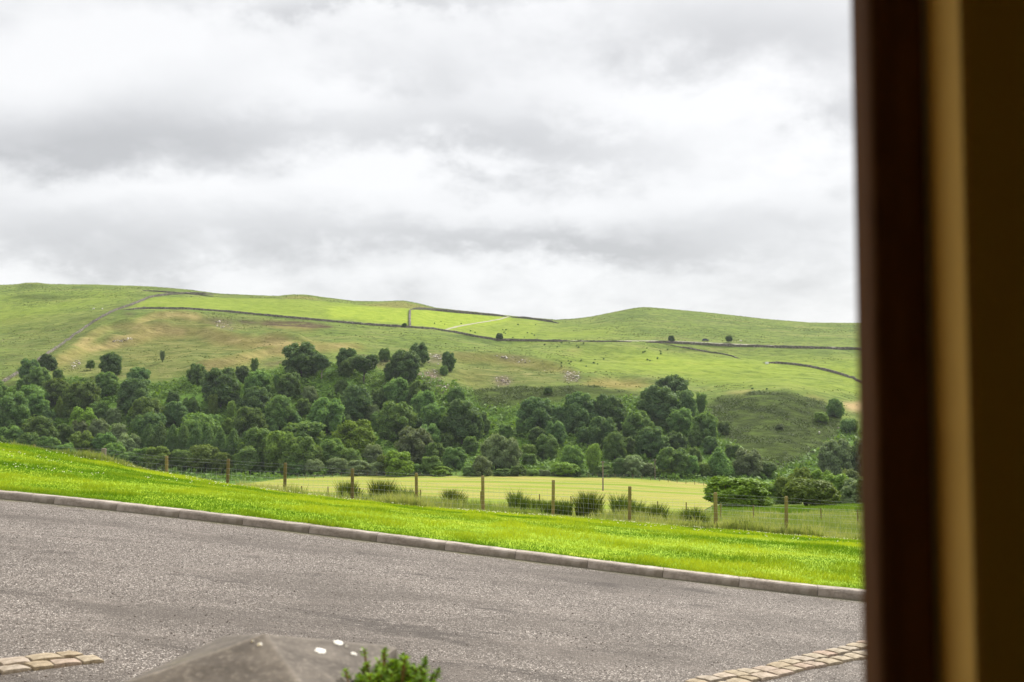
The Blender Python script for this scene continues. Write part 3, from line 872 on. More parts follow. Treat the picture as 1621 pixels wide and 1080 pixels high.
def wires(segs, rad, n=4):
    """thin prisms along many straight segments, as arrays"""
    A = np.array([a for a, b in segs], float); B = np.array([b for a, b in segs], float)
    d = B - A; d /= np.linalg.norm(d, axis=1)[:, None]
    ref = np.where(np.abs(d[:, 2:3]) > .9, np.array([[1., 0, 0]]), np.array([[0., 0, 1]]))
    u = np.cross(d, ref); u /= np.linalg.norm(u, axis=1)[:, None]; w = np.cross(d, u)
    V = []
    for P in (A, B):
        for i in range(n):
            t = 2 * math.pi * i / n
            V.append(P + rad * (u * math.cos(t) + w * math.sin(t)))
    V = np.stack(V, 1); m = len(A)
    F = np.array([[i, (i + 1) % n, n + (i + 1) % n, n + i] for i in range(n)])
    return V.reshape(-1, 3), (F[None] + (np.arange(m) * 2 * n)[:, None, None]).reshape(-1, 4)

def post_mesh(name, h, r, mat, square=False, tilt=(0, 0)):
    mb = MB()
    top = Vector((tilt[0] * h, tilt[1] * h, h))
    mb.tube((0, 0, -.35), top - Vector((0, 0, .012)), r * 1.04, r * .97, 10, cap=True)
    mb.tube(top - Vector((0, 0, .0118)), top, r * .95, r * .80, 10, cap=True)
    return mb.mesh(name, mat)

POSTS = [(165, 710, .078), (265, 722, .05), (360, 727, .05), (451, 733, .05), (558, 742, .05), (660, 749, .048), (765, 753.5, .05), (875, 760, .05),
         (996, 770, .052), (1133, 780, .056), (1244, 786, .052), (1466, 802, .05)]
def near_fence():
    s0, _ = px_dir(660, 800); root = empty('wire_fence', (0, 0, 0))
    tag(root, 'wooden post and sheep netting fence running along the far edge of the bright lawn', 'fence')
    base = []
    rr = random.Random(4)
    for i, (x, top, rad) in enumerate([(55, 704, .045)] + POSTS):
        s, t = px_dir(x, top); Y = float(fence_d(x)); X = s * Y
        zb = float(H(np.array([X]), np.array([Y]))[0]); zt = t * Y
        h = zt - zb
        me = post_mesh('post', h, rad, M_STRAIN if i == 1 else M_POST, tilt=(rr.uniform(-.026, .026), rr.uniform(-.02, .02)))
        o = link('post', me, root, (X, Y, zb))
        if i == 1: o['label'] = 'thick pale grey strainer post at the upper end of the fence'
        base.append((X, Y, zb, zt))
    segs = []; segs2 = []
    for (a, b) in zip(base[:-1], base[1:]):
        A = np.array(a); B = np.array(b)
        ha, hb = A[3] - A[2], B[3] - B[2]
        sag = 10
        for hh in (.12, .25, .38, .52, .66, .80):
            for k in range(4):
                t0, t1 = k / 4, (k + 1) / 4
                P = [A[:3] + (B[:3] - A[:3]) * t + np.array([0, -.055, (min(hh, ha - .06) if hh < .8 else min(ha, hb) * .76) - .02 * math.sin(math.pi * t)]) for t in (t0, t1)]
                segs.append((P[0], P[1]))
        for hh in (.90, .985):
            P = [A[:3] + np.array([0, -.055, ha * hh - .02]), B[:3] + np.array([0, -.055, hb * hh - .02])]
            segs2.append((P[0], P[1]))
        Ln = np.linalg.norm(B[:3] - A[:3]); nv = int(Ln / .15)
        for k in range(1, nv):
            t = k / nv; P = A[:3] + (B[:3] - A[:3]) * t + np.array([0, -.055, -.02 * math.sin(math.pi * t)])
            segs.append((P + np.array([0, 0, .06]), P + np.array([0, 0, min(ha, hb) * .76])))
    V, F = wires(segs, .0017)
    link('netting', arr_mesh('netting', V, F, M_WIRE), root)
    for sg in (segs2[0::2], segs2[1::2]):
        V, F = wires(sg, .0016)
        link('top_wire', arr_mesh('top_wire', V, F, M_WIRE), root)
near_fence()

def far_fence(name, xs, Yf, height, rad, label, yfun=None, wire_h=(.35, .65, .95), tops=None):
    root = empty(name); tag(root, label, 'fence')
    B = []; rr = random.Random(len(xs))
    me = post_mesh('post', height, rad, M_POST)
    for i, x in enumerate(xs):
        Y = float(Yf(x)) if callable(Yf) else Yf
        s, _ = px_dir(x, 780); X = s * Y; z = float(H(np.array([X]), np.array([Y]))[0])
        o = link('post', me, root, (X, Y, z)); o.rotation_euler = (rr.uniform(-.04, .04), rr.uniform(-.05, .05), rr.uniform(0, 6))
        B.append(np.array([X, Y, z]))
    segs = [(a + np.array([0, 0, h * height]), b + np.array([0, 0, h * height])) for a, b in zip(B[:-1], B[1:]) for h in wire_h]
    V, F = wires(segs, .004 if height < 1.1 else .008)
    link('fence_wire', arr_mesh('fence_wire', V, F, M_WIRE), root)
far_fence('stake_fence', [398, 440, 478, 520, 570, 614, 665, 714, 761, 808, 855, 905, 952, 998, 1042, 1086, 1140, 1192, 1246, 1300, 1357, 1410], 45.0, .85, .026,
          'low fence of thin dark stakes half hidden in rushes below the main wire fence')
far_fence('field_boundary_fence', list(range(470, 1136, 14)), lambda x: np.interp(x, [470, 540, 830, 1000, 1136], [315, 328, 332, 329, 318]), 1.15, .08,
          'distant post and wire fence along the far edge of the mown field')

# ------------------------------------------------------------------ poles and cable
M_POLE = wood_mat('pole_wood', (.09, .07, .055), (.19, .155, .125))
def pole(cx, base_y, top_y, Y, label):
    s, t = px_dir(cx, base_y); X = s * Y; z = float(H(np.array([X]), np.array([Y]))[0])
    _, tt = px_dir(cx, top_y); h = tt * Y - z
    root = empty('utility_pole', (X, Y, z)); tag(root, label, 'utility pole', 'utility poles in the valley')
    mb = MB(); mb.tube((0, 0, -.5), (0, 0, h), .19, .13, 12); link('shaft', mb.mesh('shaft', M_POLE), root)
    mb = MB(); mb.box((0, 0, h - .35), (.9, .12, .12), bev=.01); link('crossarm', mb.mesh('crossarm', M_POLE), root)
    for dx in (-.38, .38):
        mb = MB(); mb.tube((dx, 0, h - .29), (dx, 0, h - .2), .05, .07, 8).tube((dx, 0, h - .2), (dx, 0, h - .08), .07, .04, 8)
        link('insulator', mb.mesh('insulator', M_WIRE), root)
    mb = MB(); mb.box((0, -.17, h * .45), (.16, .02, .22), bev=.004); link('warning_plate', mb.mesh('warning_plate', M_WIRE), root)
    return np.array([X, Y, z + h - .08])
_p1 = pole(954.5, 777, 730, 250.0, 'bare wooden utility pole standing out in the mown field')
_p2 = pole(1037, 757, 727, 331.0, 'smaller utility pole at the far edge of the mown field before a domed tree')
_p0 = np.array([-90., 262., _p1[2] + 3]); _p3 = np.array([150., 430., _p2[2] + 14])
segs = []
for a, b in ((_p1, _p2), (_p1, _p0)):
    for dx in (-.38, .38):
        q = [a + (b - a) * t + np.array([dx, 0, -1.6 * 4 * t * (1 - t) * .5]) for t in np.linspace(0, 1, 14)]
        segs += list(zip(q[:-1], q[1:]))
V, F = wires(segs, .012)
tag(link('power_cable', arr_mesh('power_cable', V, F, simple('cable_black', (.03, .03, .03), (.05, .05, .05), bstr=0))), 'thin dark overhead power cable strung between the two utility poles', 'cable')

# ------------------------------------------------------------------ dry stone walls and the track
M_WALL = None
def wall_mat():
    m, nt, b = new_mat('dry_stone')
    v = coords(nt)
    vor = N(nt, 'ShaderNodeTexVoronoi'); vor.inputs['Scale'].default_value = 2.2; L(nt, v, vor.inputs['Vector'])
    sep = N(nt, 'ShaderNodeSeparateColor'); L(nt, vor.outputs['Color'], sep.inputs[0])
    c = ramp(nt, sep.outputs[0], [(0, (.045, .041, .034)), (.6, (.11, .098, .078)), (1, (.24, .215, .175))])
    c = mix(nt, ramp(nt, noise(nt, v, .12, 5, .6), [(.45, 0), (.65, .55)]), c, (.06, .075, .03))
    L(nt, c, b.inputs['Base Color']); b.inputs['Roughness'].default_value = .95; b.inputs['Specular IOR Level'].default_value = .1
    bump(nt, b, vor.outputs['Distance'], .6, .2)
    return m
M_WALL = wall_mat()
def stone_wall(pts, label, h=1.25, w=.75, ymin=340, seed=1, name='stone_wall', gaps=.0):
    P = px_line(pts, 1.6, ymin=ymin)
    r = np.random.default_rng(seed); n = len(P)
    d = np.gradient(P[:, :2], axis=0); d /= np.linalg.norm(d, axis=1)[:, None]
    nx, ny = -d[:, 1], d[:, 0]
    hh = h * (.85 + .3 * fbm(np.arange(n) * .15, np.zeros(n), seed)) + r.normal(0, .09, n)
    e_ = np.minimum(np.arange(n), np.arange(n)[::-1]); hh = hh * (.25 + .75 * np.clip(e_ / 6.0, 0, 1))
    if gaps: hh = hh * np.where(vnoise(np.arange(n) * .05, np.zeros(n), seed + 9) < gaps, .35, 1)
    base = H(P[:, 0], P[:, 1])
    prof = [(-w * .62, -.4), (-w * .42, .92), (-w * .22, 1.0), (w * .22, 1.0), (w * .42, .92), (w * .62, -.4)]
    V = np.stack([np.stack([P[:, 0] + nx * u, P[:, 1] + ny * u, base + (hh * q if q > 0 else q)], -1) for u, q in prof], 1)
    V[:, 1:5] += r.normal(0, .05, V[:, 1:5].shape)
    k = len(prof)
    F = np.array([[i * k + q, (i + 1) * k + q, (i + 1) * k + q + 1, i * k + q + 1] for i in range(n - 1) for q in range(k - 1)])
    org = V.reshape(-1, 3)[0].copy()
    o = link(name, arr_mesh(name, V.reshape(-1, 3) - org, F, M_WALL), loc=org)
    tag(o, label, 'wall', 'dry stone walls on the hill')
stone_wall([(-30, 630), (0, 609), (25, 594), (50, 578), (86, 555), (105, 541), (135, 519), (160, 503), (185, 491), (210, 483), (238, 471), (262, 467.5), (300, 465), (338, 467)],
           'dark dry stone wall climbing diagonally up the left hill to the crest', h=1.45, w=.9, seed=2)
stone_wall([(196, 491), (235, 489), (300, 490), (345, 493), (400, 498), (430, 501), (480, 505.5), (540, 511), (600, 516), (650, 519), (690, 522), (720, 527), (755, 534), (785, 539), (830, 540), (880, 541), (905, 540.5)],
           'long dark dry stone wall curving right along the middle of the hill below the bright pasture', h=1.3, w=.9, seed=3, ymin=500)
stone_wall([(649, 517), (650, 508), (647, 500), (649, 491)], 'short dry stone wall running straight up the bright pasture to the skyline', h=1.6, w=1.5, seed=4, ymin=500)
stone_wall([(650, 490.5), (670, 490), (690, 492), (730, 496), (770, 499), (802, 501.5)], 'dark skyline wall left of the gap where the pale track tops the ridge', h=1.8, w=.8, seed=5, ymin=600)
stone_wall([(809, 502.5), (840, 505.5), (865, 509), (884, 512)], 'dark skyline wall right of the gap where the pale track tops the ridge', h=1.6, w=.8, seed=6, ymin=600)
stone_wall([(905, 541), (940, 541.3), (1000, 541.5)], 'broken low wall with bushes in the gap between the long wall and the lane', h=1.0, w=.9, seed=7, ymin=500, gaps=.45)
stone_wall([(1022, 542), (1060, 543.5), (1110, 546), (1160, 548.5), (1250, 551), (1365, 554), (1420, 555)], 'low dark wall along the lane under the smooth green knoll', h=1.5, w=1.0, seed=8, ymin=500)
stone_wall([(1043, 543.5), (1080, 550), (1120, 557.5), (1152, 562), (1172, 568)], 'faint tumbled wall slanting down the pasture from the lane', h=.7, w=.8, seed=9, ymin=480, gaps=.5)
stone_wall([(1208, 575), (1240, 576), (1280, 580.5), (1320, 590), (1345, 598), (1375, 611), (1400, 622)], 'dark curving wall at the right end of the hill beside the white box', h=1.3, w=.9, seed=10, ymin=420)
stone_wall([(226, 460.5), (260, 463), (300, 466), (338, 470)], 'dark ragged wall along the left crest above the junction of walls', h=1.1, w=.9, seed=11, ymin=700)

def strip(name, pts, w, mat, lift=.12, ymin=500):
    P = px_line(pts, 2.0, ymin=ymin)
    d = np.gradient(P[:, :2], axis=0); d /= np.linalg.norm(d, axis=1)[:, None]
    ww = w * (.8 + .4 * fbm(np.arange(len(P)) * .2, np.zeros(len(P)), 5))
    A = P.copy(); B = P.copy()
    A[:, 0] += -d[:, 1] * ww / 2; A[:, 1] += d[:, 0] * ww / 2; B[:, 0] -= -d[:, 1] * ww / 2; B[:, 1] -= d[:, 0] * ww / 2
    for q in (A, B): q[:, 2] = H(q[:, 0], q[:, 1]) + lift
    n = len(P); V = np.concatenate([A, B])
    F = np.array([[i, i + 1, n + i + 1, n + i] for i in range(n - 1)])
    o = link(name, arr_mesh(name, V, F, mat)); tag(o, kind='structure'); return o
M_TRACK = simple('limestone_track', (.18, .185, .09), (.31, .29, .20), 1.2, bstr=.2)
M_LANE = simple('worn_lane', (.13, .135, .07), (.30, .28, .20), .8, bstr=.2)
strip('track', [(700, 523.5), (722, 517.5), (750, 512.5), (775, 508.5), (790, 506), (800, 503.5), (806, 501.5)], 2.4, M_TRACK, ymin=560)
strip('lane', [(905, 539.5), (960, 540), (1040, 540), (1080, 541), (1120, 543), (1160, 545), (1250, 548.5), (1365, 551.5)], 2.6, M_LANE, ymin=560)

# ------------------------------------------------------------------ scree
_rp = []
for w, pl in ZONES['rock']:
    a = np.array(pl); x0, y0 = a.min(0); x1, y1 = a.max(0)
    for _ in range(int((x1 - x0) * (y1 - y0) * .11) + 6):
        x, y = random.uniform(x0, x1), random.uniform(y0, y1)
        if in_poly(np.array([x]), np.array([y]), pl)[0]: _rp.append((x, y))
for x, y in ((674, 583), (688, 590), (694, 577), (700, 566), (690, 563), (702, 585), (697, 606), (705, 600), (852, 584), (862, 587), (790, 565), (800, 568), (825, 571), (832, 574), (1297, 686), (1338, 668), (1327, 678), (1330, 690), (1245, 664)): _rp.append((x, y))
_h = hit([p[0] for p in _rp], [p[1] for p in _rp], ymin=350)
_v, _f, _r0 = rock_mesh(len(_h), _h, np.random.default_rng(3).gamma(2.0, .15, len(_h)).clip(.1, 1.0), 12)
tag(link('scree', arr_mesh('scree', _v, _f, stone_rnd_mat('quarry_stone', [(0, (.10, .08, .06)), (.35, (.32, .27, .21)), (1, (.72, .67, .60))], nsc=2), {'rnd': _r0})), kind='stuff')

# ------------------------------------------------------------------ trees
def crown_mesh(name, seed, n=4200, leaf=.055, shape='round', lobes=16, droop=0.0):
    """unit crown, 1 wide and 1 high (z 0..1): leaf clumps spread over and through uneven lobes"""
    r = np.random.default_rng(seed)
    C, Rd = [], []
    for k in range(lobes):
        t = (k + .5) / lobes
        a = k * 2.399 + r.uniform(-.4, .4)
        if shape == 'cone':
            z = .05 + .9 * t; rad = .40 * (1 - t) ** .8 + .02; rl = .17 * (1 - t) + .07
        elif shape == 'spread':
            z = .42 + .42 * r.random(); rad = .36 * math.sqrt(r.random()); rl = r.uniform(.10, .17)
            if k < 4: z = .3 + .1 * r.random(); rad = .2
        elif shape == 'bush':
            z = .12 + .68 * r.random() ** .8; rad = .36 * math.sqrt(max(0, 1 - z ** 2.2)) * r.uniform(.75, 1.08); rl = r.uniform(.10, .18)
        elif shape == 'tall':
            z = .1 + .8 * t; rad = .26 * math.sin(math.pi * min(1, .25 + .75 * (1 - t) )) * r.uniform(.6, 1.1); rl = r.uniform(.13, .2) * (1.1 - .5 * t)
        else:
            z = .08 + .84 * t; rad = .37 * math.sqrt(max(0.02, 1 - ((z - .42) / .58) ** 2)) * r.uniform(.72, 1.06); rl = r.uniform(.09, .155)
        C.append((rad * math.cos(a), rad * math.sin(a), min(z, 1 - rl * .8))); Rd.append(rl)
    C += [(0, 0, .5), (0, 0, .32), (0, 0, .68)]; Rd += [(.27 if shape != 'cone' else .15), .22 if shape != 'cone' else .17, .2 if shape != 'cone' else .08]
    C = np.array(C); Rd = np.array(Rd)
    pick = r.choice(len(C), n, p=Rd ** 2 / (Rd ** 2).sum())
    d = r.normal(size=(n, 3)); d[:, 2] = d[:, 2] * .9 + .25; d /= np.linalg.norm(d, axis=1)[:, None]
    rr = Rd[pick] * (r.random(n) ** .28) * (1 + .25 * (r.random(n) ** 6))
    # ragged sprigs
    lump = vnoise(d[:, 0] * 3 + pick * 7.1, d[:, 1] * 3 + d[:, 2] * 2.3, seed)
    rr = rr * (.78 + .44 * lump)
    P = C[pick] + d * rr[:, None] * np.array([1.0, 1.0, .85])
    P[:, 2] = np.clip(P[:, 2], -.02, 1.03)
    env = (P - np.array([0, 0, .38])) * np.array([1.0, 1.0, .9]); env /= np.linalg.norm(env, axis=1)[:, None] + 1e-6
    nrm = d * .6 + env * .45 + r.normal(size=(n, 3)) * .6; nrm[:, 2] += .2
    nrm /= np.linalg.norm(nrm, axis=1)[:, None]
    ref = r.normal(size=(n, 3)); u = np.cross(nrm, ref); u /= np.linalg.norm(u, axis=1)[:, None]; w = np.cross(nrm, u)
    sz = leaf * r.uniform(.55, 1.35, n)[:, None]
    V = np.stack([P + u * sz, P + w * sz * .55 + nrm * sz * .18, P - u * sz, P - w * sz * .55 + nrm * sz * .1], 1)
    lobe_tone = r.uniform(-.18, .18, len(C))
    rnd = np.clip(.5 + lobe_tone[pick] + r.normal(0, .2, n), 0, 1)
    V = V.reshape(-1, 3); F = np.arange(4 * n).reshape(-1, 4)
    return V, F, np.repeat(rnd, 4)

def trunk_mesh(seed, h=.5, r0=.028):
    r = random.Random(seed); mb = MB()
    p = Vector((0, 0, -.06)); q = Vector((r.uniform(-.02, .02), r.uniform(-.02, .02), h * .55))
    mb.tube(p, q, r0 * 1.25, r0 * .8, 8); top = Vector((q.x * 1.5, q.y * 1.5, h)); mb.tube(q, top, r0 * .8, r0 * .45, 7)
    for k in range(5):
        a = k * 1.257 + r.uniform(-.3, .3); e = q.lerp(top, k / 6) ; mb.tube(e, e + Vector((math.cos(a) * .2, math.sin(a) * .2, .18 + .1 * r.random())), r0 * .45, r0 * .16, 6)
    return mb.mesh('trunk', M_BARK, smooth=True)
M_BARK = simple('bark', (.045, .036, .028), (.12, .10, .08), 6, bstr=.4, bdist=.05)
M_BARK_PALE = simple('pale_bark', (.16, .14, .11), (.33, .29, .23), 6, bstr=.4, bdist=.05)
TONES = {
 'd': leaf_mat('dark_leaves', (.058, .118, .046), (.165, .255, .088), trans=.40),
 'm': leaf_mat('mid_leaves', (.074, .146, .046), (.200, .305, .088), trans=.42),
 'l': leaf_mat('light_leaves', (.092, .155, .034), (.220, .310, .064), trans=.36),
 'y': leaf_mat('yellow_green_leaves', (.085, .150, .016), (.22, .32, .040), trans=.3),
 'g': leaf_mat('grey_green_leaves', (.105, .150, .066), (.235, .295, .135), trans=.3),
 'o': leaf_mat('olive_leaves', (.078, .146, .040), (.210, .305, .080), trans=.41),
}
TONE_WORD = {'d': 'dark green', 'm': 'mid-green', 'l': 'light green', 'y': 'yellow-green', 'g': 'grey-green', 'o': 'olive green'}
SHAPE_WORD = {'round': 'round', 'spread': 'spreading', 'cone': 'conical', 'bush': 'bushy', 'tall': 'slim'}
CROWNS = {}
for sh, seeds in (('round', (1, 2, 3, 4, 5)), ('spread', (6, 7, 8)), ('cone', (9, 10)), ('bush', (11, 12, 13)), ('tall', (14, 15))):
    CROWNS[sh] = []
    for sd in seeds:
        V, F, r0 = crown_mesh('crown', sd, n=13000 if sh in ('round', 'spread', 'bush') else 8000, shape=sh, leaf=.031, lobes=34 if sh != 'cone' else 34)
        CROWNS[sh].append(arr_mesh('crown', V, F, TONES['m'], {'rnd': r0}))
TRUNKS = [trunk_mesh(k) for k in range(4)]

TREES = [ # cx, top y, width px, tone, shape[, height px]
 (46,567,34,'d','round'),(75,559,28,'d','round'),(60,580,42,'m','round'),(92,584,18,'m','round'),(38,597,26,'m','bush'),(175,557,36,'d','round',38),(219,580,38,'d','round'),(168,588,38,'m','round'),(213,598,54,'d','round'),
 (128,602,58,'o','round'),(88,598,42,'o','round'),(20,619,50,'m','round',60),(57,622,36,'m','round'),(52,606,46,'o','spread'),(94,626,15,'l','cone',34),(130,644,44,'y','round'),(157,634,32,'m','round'),
 (195,627,22,'g','round'),(232,628,54,'o','round'),(236,650,56,'d','spread'),(274,618,22,'d','round'),(277,634,38,'d','round'),(312,575,32,'m','round'),(350,581,62,'d','round',62),(383,578,26,'d','round'),(403,565,17,'m','tall',26),
 (408,586,42,'m','round'),(438,590,14,'m','tall',28),(406,611,54,'d','round'),(337,622,22,'l','tall',38),(366,632,20,'l','tall',32),(313,650,64,'o','spread'),(395,644,54,'m','round'),(442,625,50,'m','round',58),(457,589,40,'m','round'),
 (-12,640,44,'m','round'),(-10,600,40,'m','round'),(17,674,46,'m','round'),(60,658,56,'m','round',58),(103,670,32,'m','round'),(125,664,30,'g','round'),(130,681,42,'l','round'),(103,698,36,'m','bush'),(156,662,34,'g','round'),(164,684,38,'m','round'),(186,668,36,'g','tall',44),
 (203,685,44,'g','round'),(-8,690,44,'m','round'),(45,684,44,'m','round'),(78,690,40,'m','round'),(180,700,40,'o','round'),
 (235,670,34,'d','cone',56),(254,667,34,'d','cone',62),(273,671,32,'d','cone',60),(291,672,34,'d','cone',60),(310,668,34,'d','cone',66),(330,673,34,'d','cone',62),(349,676,32,'d','cone',62),(369,677,36,'d','cone',64),(388,682,32,'d','cone',60),
 (250,702,48,'l','bush',44),(287,708,40,'o','bush',36),(325,700,54,'l','bush',46),(222,705,36,'o','bush',38),(352,712,34,'l','bush',36),(200,712,30,'m','bush',34),
 (413,676,66,'m','round',68),(445,682,58,'l','round',66),(477,690,52,'o','round',60),(390,702,46,'m','bush',50),(500,703,30,'o','tall',46),
 (477,541,64,'d','round',54),(509,560,34,'d','spread',40),(550,550,36,'d','round',36),(575,559,54,'d','spread',48),(609,550,20,'m','round',22),(663,541,33,'d','round',36),(641,553,54,'d','round',52),(622,572,30,'d','round'),(710,556,24,'d','round',32),(703,578,14,'m','round',16),(548,568,26,'m','round'),
 (517,629,60,'m','round',58),(563,608,56,'d','round',58),(598,613,26,'m','round',34),(629,598,46,'m','round'),(622,618,9,'g','cone',22),(664,602,40,'m','round',44),(627,635,62,'o','round',62),(690,640,50,'m','round'),(672,618,44,'m','round'),(732,631,64,'d','round',72),(762,652,28,'d','round',40),
 (563,664,70,'y','round',60),(483,664,74,'o','spread',50),(655,676,62,'g','round',56),(678,670,44,'m','round'),(687,700,36,'m','round'),(719,707,40,'m','round',36),(680,718,38,'o','bush',34),(785,687,50,'g','round',58),(806,692,40,'g','round',52),(763,718,34,'g','bush',36),
 (526,694,50,'o','round',50),(556,706,34,'o','bush',40),(632,712,50,'y','bush',44),(609,716,30,'l','bush',36),(590,700,34,'g','bush',40),(850,628,64,'d','round',58),(722,612,34,'m','round'),(865,687,38,'m','round'),(876,668,30,'m','round'),(838,700,30,'l','bush',30),
 (535,722,40,'g','bush',28),(568,725,44,'g','bush',27),(598,728,36,'g','bush',24),(497,724,34,'g','bush',28),(698,735,40,'y','bush',18),(470,728,34,'m','bush',24),(660,732,24,'m','bush',20),
 (1064,593,57,'d','round',50),(1042,609,70,'d','round',64),(1083,617,42,'d','round',54),(918,620,64,'d','round',62),(967,624,54,'d','round',58),(1110,620,24,'m','tall',34),(913,641,46,'d','round'),(954,659,50,'d','round'),(1010,650,54,'m','round',58),(1077,645,42,'m','round',46),(1116,652,44,'m','round',50),
 (1145,664,24,'m','bush',24),(1031,675,54,'d','round',50),(973,683,38,'m','round',44),(940,699,36,'l','tall',54),(1070,683,38,'d','round'),(1098,707,28,'m','round',38),(1065,711,58,'m','round',46),(1090,724,38,'m','round',34),(1138,716,44,'m','cone',46),(1184,722,50,'g','round',44),(1000,722,42,'g','round',34),(1020,734,38,'g','bush',24),
 (895,733,48,'y','bush',24),(953,738,36,'o','bush',20),(980,726,24,'d','bush',32),(877,640,40,'d','round'),(880,666,36,'d','round',44),(905,704,40,'o','round',44),(868,610,16,'m','bush',14),(800,668,24,'m','bush',26),(1046,747,44,'y','bush',14),(916,745,20,'m','bush',14),
 (1322,630,28,'m','round',30),(1300,650,24,'l','bush',18),(1345,660,30,'m','bush',26),(1234,669,13,'g','bush',10),(1160,700,28,'m','bush',26),(1215,738,34,'m','bush',26),
 (1322,726,54,'g','round',60),(1345,742,44,'g','round',56),(1268,738,44,'l','round',60),(1300,742,44,'l','round',56),(1365,728,40,'m','round',60),
 (1205,770,36,'m','bush',30),(1224,762,48,'l','bush',40),(1247,752,46,'l','bush',50),(1326,758,54,'l','round',50),(1354,762,50,'g','bush',46),(1380,755,50,'m','bush',50),
 (110,640,24,'m','round'),(75,648,26,'d','round'),(180,645,26,'g','round'),(212,650,24,'m','round'),(255,640,24,'m','tall',34),(300,628,28,'m','round'),(292,650,26,'d','round'),(340,655,28,'m','round'),(365,660,26,'l','round'),(372,600,22,'m','round'),
 (425,660,30,'m','round'),(462,650,28,'d','round'),(480,630,28,'m','round'),(490,610,26,'g','round'),(540,600,24,'m','round'),(545,655,28,'d','round'),(600,650,30,'m','round'),(590,640,26,'g','round'),(655,640,28,'m','round'),(660,660,26,'d','round'),(715,660,30,'d','round'),(705,685,28,'m','round'),
 (745,690,28,'m','round'),(740,665,26,'d','round'),(830,660,30,'m','round'),(850,675,28,'d','round'),(838,715,26,'m','bush',24),(900,655,26,'m','round'),(925,675,28,'d','round'),(992,690,28,'m','round'),(1000,660,26,'d','round'),(1050,655,26,'m','round'),(1100,680,26,'m','round'),(1125,690,28,'d','round'),(1050,700,26,'d','round'),(1115,735,28,'l','bush',24),(955,640,28,'m','round'),
 (820,735,26,'m','bush',20),(745,738,30,'m','bush',18),(842,742,24,'l','bush',13),(795,742,30,'m','bush',14),(862,744,22,'g','bush',12),
]
ORD = ['first', 'second', 'third', 'fourth', 'fifth', 'sixth', 'seventh', 'eighth', 'ninth', 'tenth', 'eleventh', 'twelfth', 'thirteenth', 'fourteenth', 'fifteenth',
       'sixteenth', 'seventeenth', 'eighteenth', 'nineteenth', 'twentieth', 'twenty-first', 'twenty-second', 'twenty-third', 'twenty-fourth', 'twenty-fifth', 'twenty-sixth', 'twenty-seventh', 'twenty-eighth']
def zone_of(cx, top):
    if cx > 1190: return 'beside the heather bank'
    a = 'atop the wood' if top < 597 else 'in the upper wood' if top < 660 else 'in the lower wood' if top < 702 else 'at the wood foot'
    b = 'below the diagonal wall' if cx < 265 else 'below the terraced bank' if cx < 545 else 'below the quarry scree' if cx < 830 else 'below the pasture'
    return a + ' ' + b
_keys = {}
for t in TREES: _keys.setdefault((t[3], t[4], zone_of(t[0], t[1])), []).append(t[0])
def tree_label(t):
    z = zone_of(t[0], t[1]); k = sorted(_keys[(t[3], t[4], z)])
    nm = f'{TONE_WORD[t[3]]} {SHAPE_WORD[t[4]]} ' + ('shrub' if t[4] == 'bush' else 'tree')
    if len(k) == 1: return f'the only {nm} {z}'
    i = sorted(range(len(k)), key=lambda q: k[q])
    return f'{ORD[k.index(t[0])]} {nm} from the left {z}'
def set_tone(o, mat):
    o.material_slots[0].link = 'OBJECT'; o.material_slots[0].material = mat
def plant_tree(t, i):
    cx, top, w, tone, sh = t[:5]
    hpx = t[5] if len(t) > 5 else w * 1.02
    by = top + hpx
    near = cx > 1190 and by > 795
    hp = hit([cx], [min(by, 798.5) if near else min(by, 753.5)], ymin=118 if near else 285)[0]
    Y = hp[1]; W = w * Y / FPX * 1.06; Hh = hpx * Y / FPX * 1.0
    cr = CROWNS[sh][i % len(CROWNS[sh])]
    a = random.Random(i).uniform(0, 6.28)
    bushy = sh == 'bush'
    root = empty('shrub' if bushy else 'tree', (hp[0], hp[1], hp[2] - .25), a)
    tag(root, tree_label(t), 'shrub' if bushy else 'tree', 'trees of the valley wood')
    c = link('crown', cr, root); c.scale = (W, W, Hh * (1.0 if bushy else .98)); c.location = (0, 0, 0 if bushy else Hh * .025); set_tone(c, TONES[tone])
    tk = link('trunk', TRUNKS[i % 4], root); tk.scale = (W * .9, W * .9, Hh)
    if cx in (509, 575): tk.location.z = 0; c.scale.z = Hh * .78; c.location.z = Hh * .26
    if cx == 509:
        tk.material_slots[0].link = 'OBJECT'; tk.material_slots[0].material = M_BARK_PALE
for i, t in enumerate(TREES): plant_tree(t, i)

# lone hillside trees
def lone(cx, top, w, hpx, tone, sh, label, ymin=420, base=None):
    hp = hit([cx], [top + hpx], ymin=ymin)[0]; Y = hp[1]
    root = empty('hill_tree', (hp[0], hp[1], hp[2] - .1), cx); tag(root, label, 'tree')
    W = w * Y / FPX * 1.1; Hh = hpx * Y / FPX
    c = link('crown', CROWNS[sh][int(cx) % len(CROWNS[sh])], root); c.scale = (W, W, Hh * .86); c.location.z = Hh * .16; set_tone(c, TONES[tone])
    tk = link('trunk', TRUNKS[int(cx) % 4], root); tk.scale = (W, W, Hh)
lone(791, 527, 12, 12, 'd', 'round', 'small round dark tree standing by the kink of the long hillside wall')
lone(1063, 531, 11, 12, 'd', 'round', 'small tree beside the lane, left of the dark car')
lone(1154, 531, 12, 12, 'd', 'round', 'small tree behind the lane wall, right of the dark car')
lone(257, 554, 11, 20, 'g', 'tall', 'thin sparse grey-green sapling alone on the terraced bank', ymin=420)
lone(143, 570, 14, 16, 'o', 'round', 'faint olive thorn tree left of the dark isolated tree on the bank', ymin=420)
lone(640, 511, 9, 8, 'd', 'bush', 'tiny dark thorn at the foot of the short pasture wall', ymin=500)

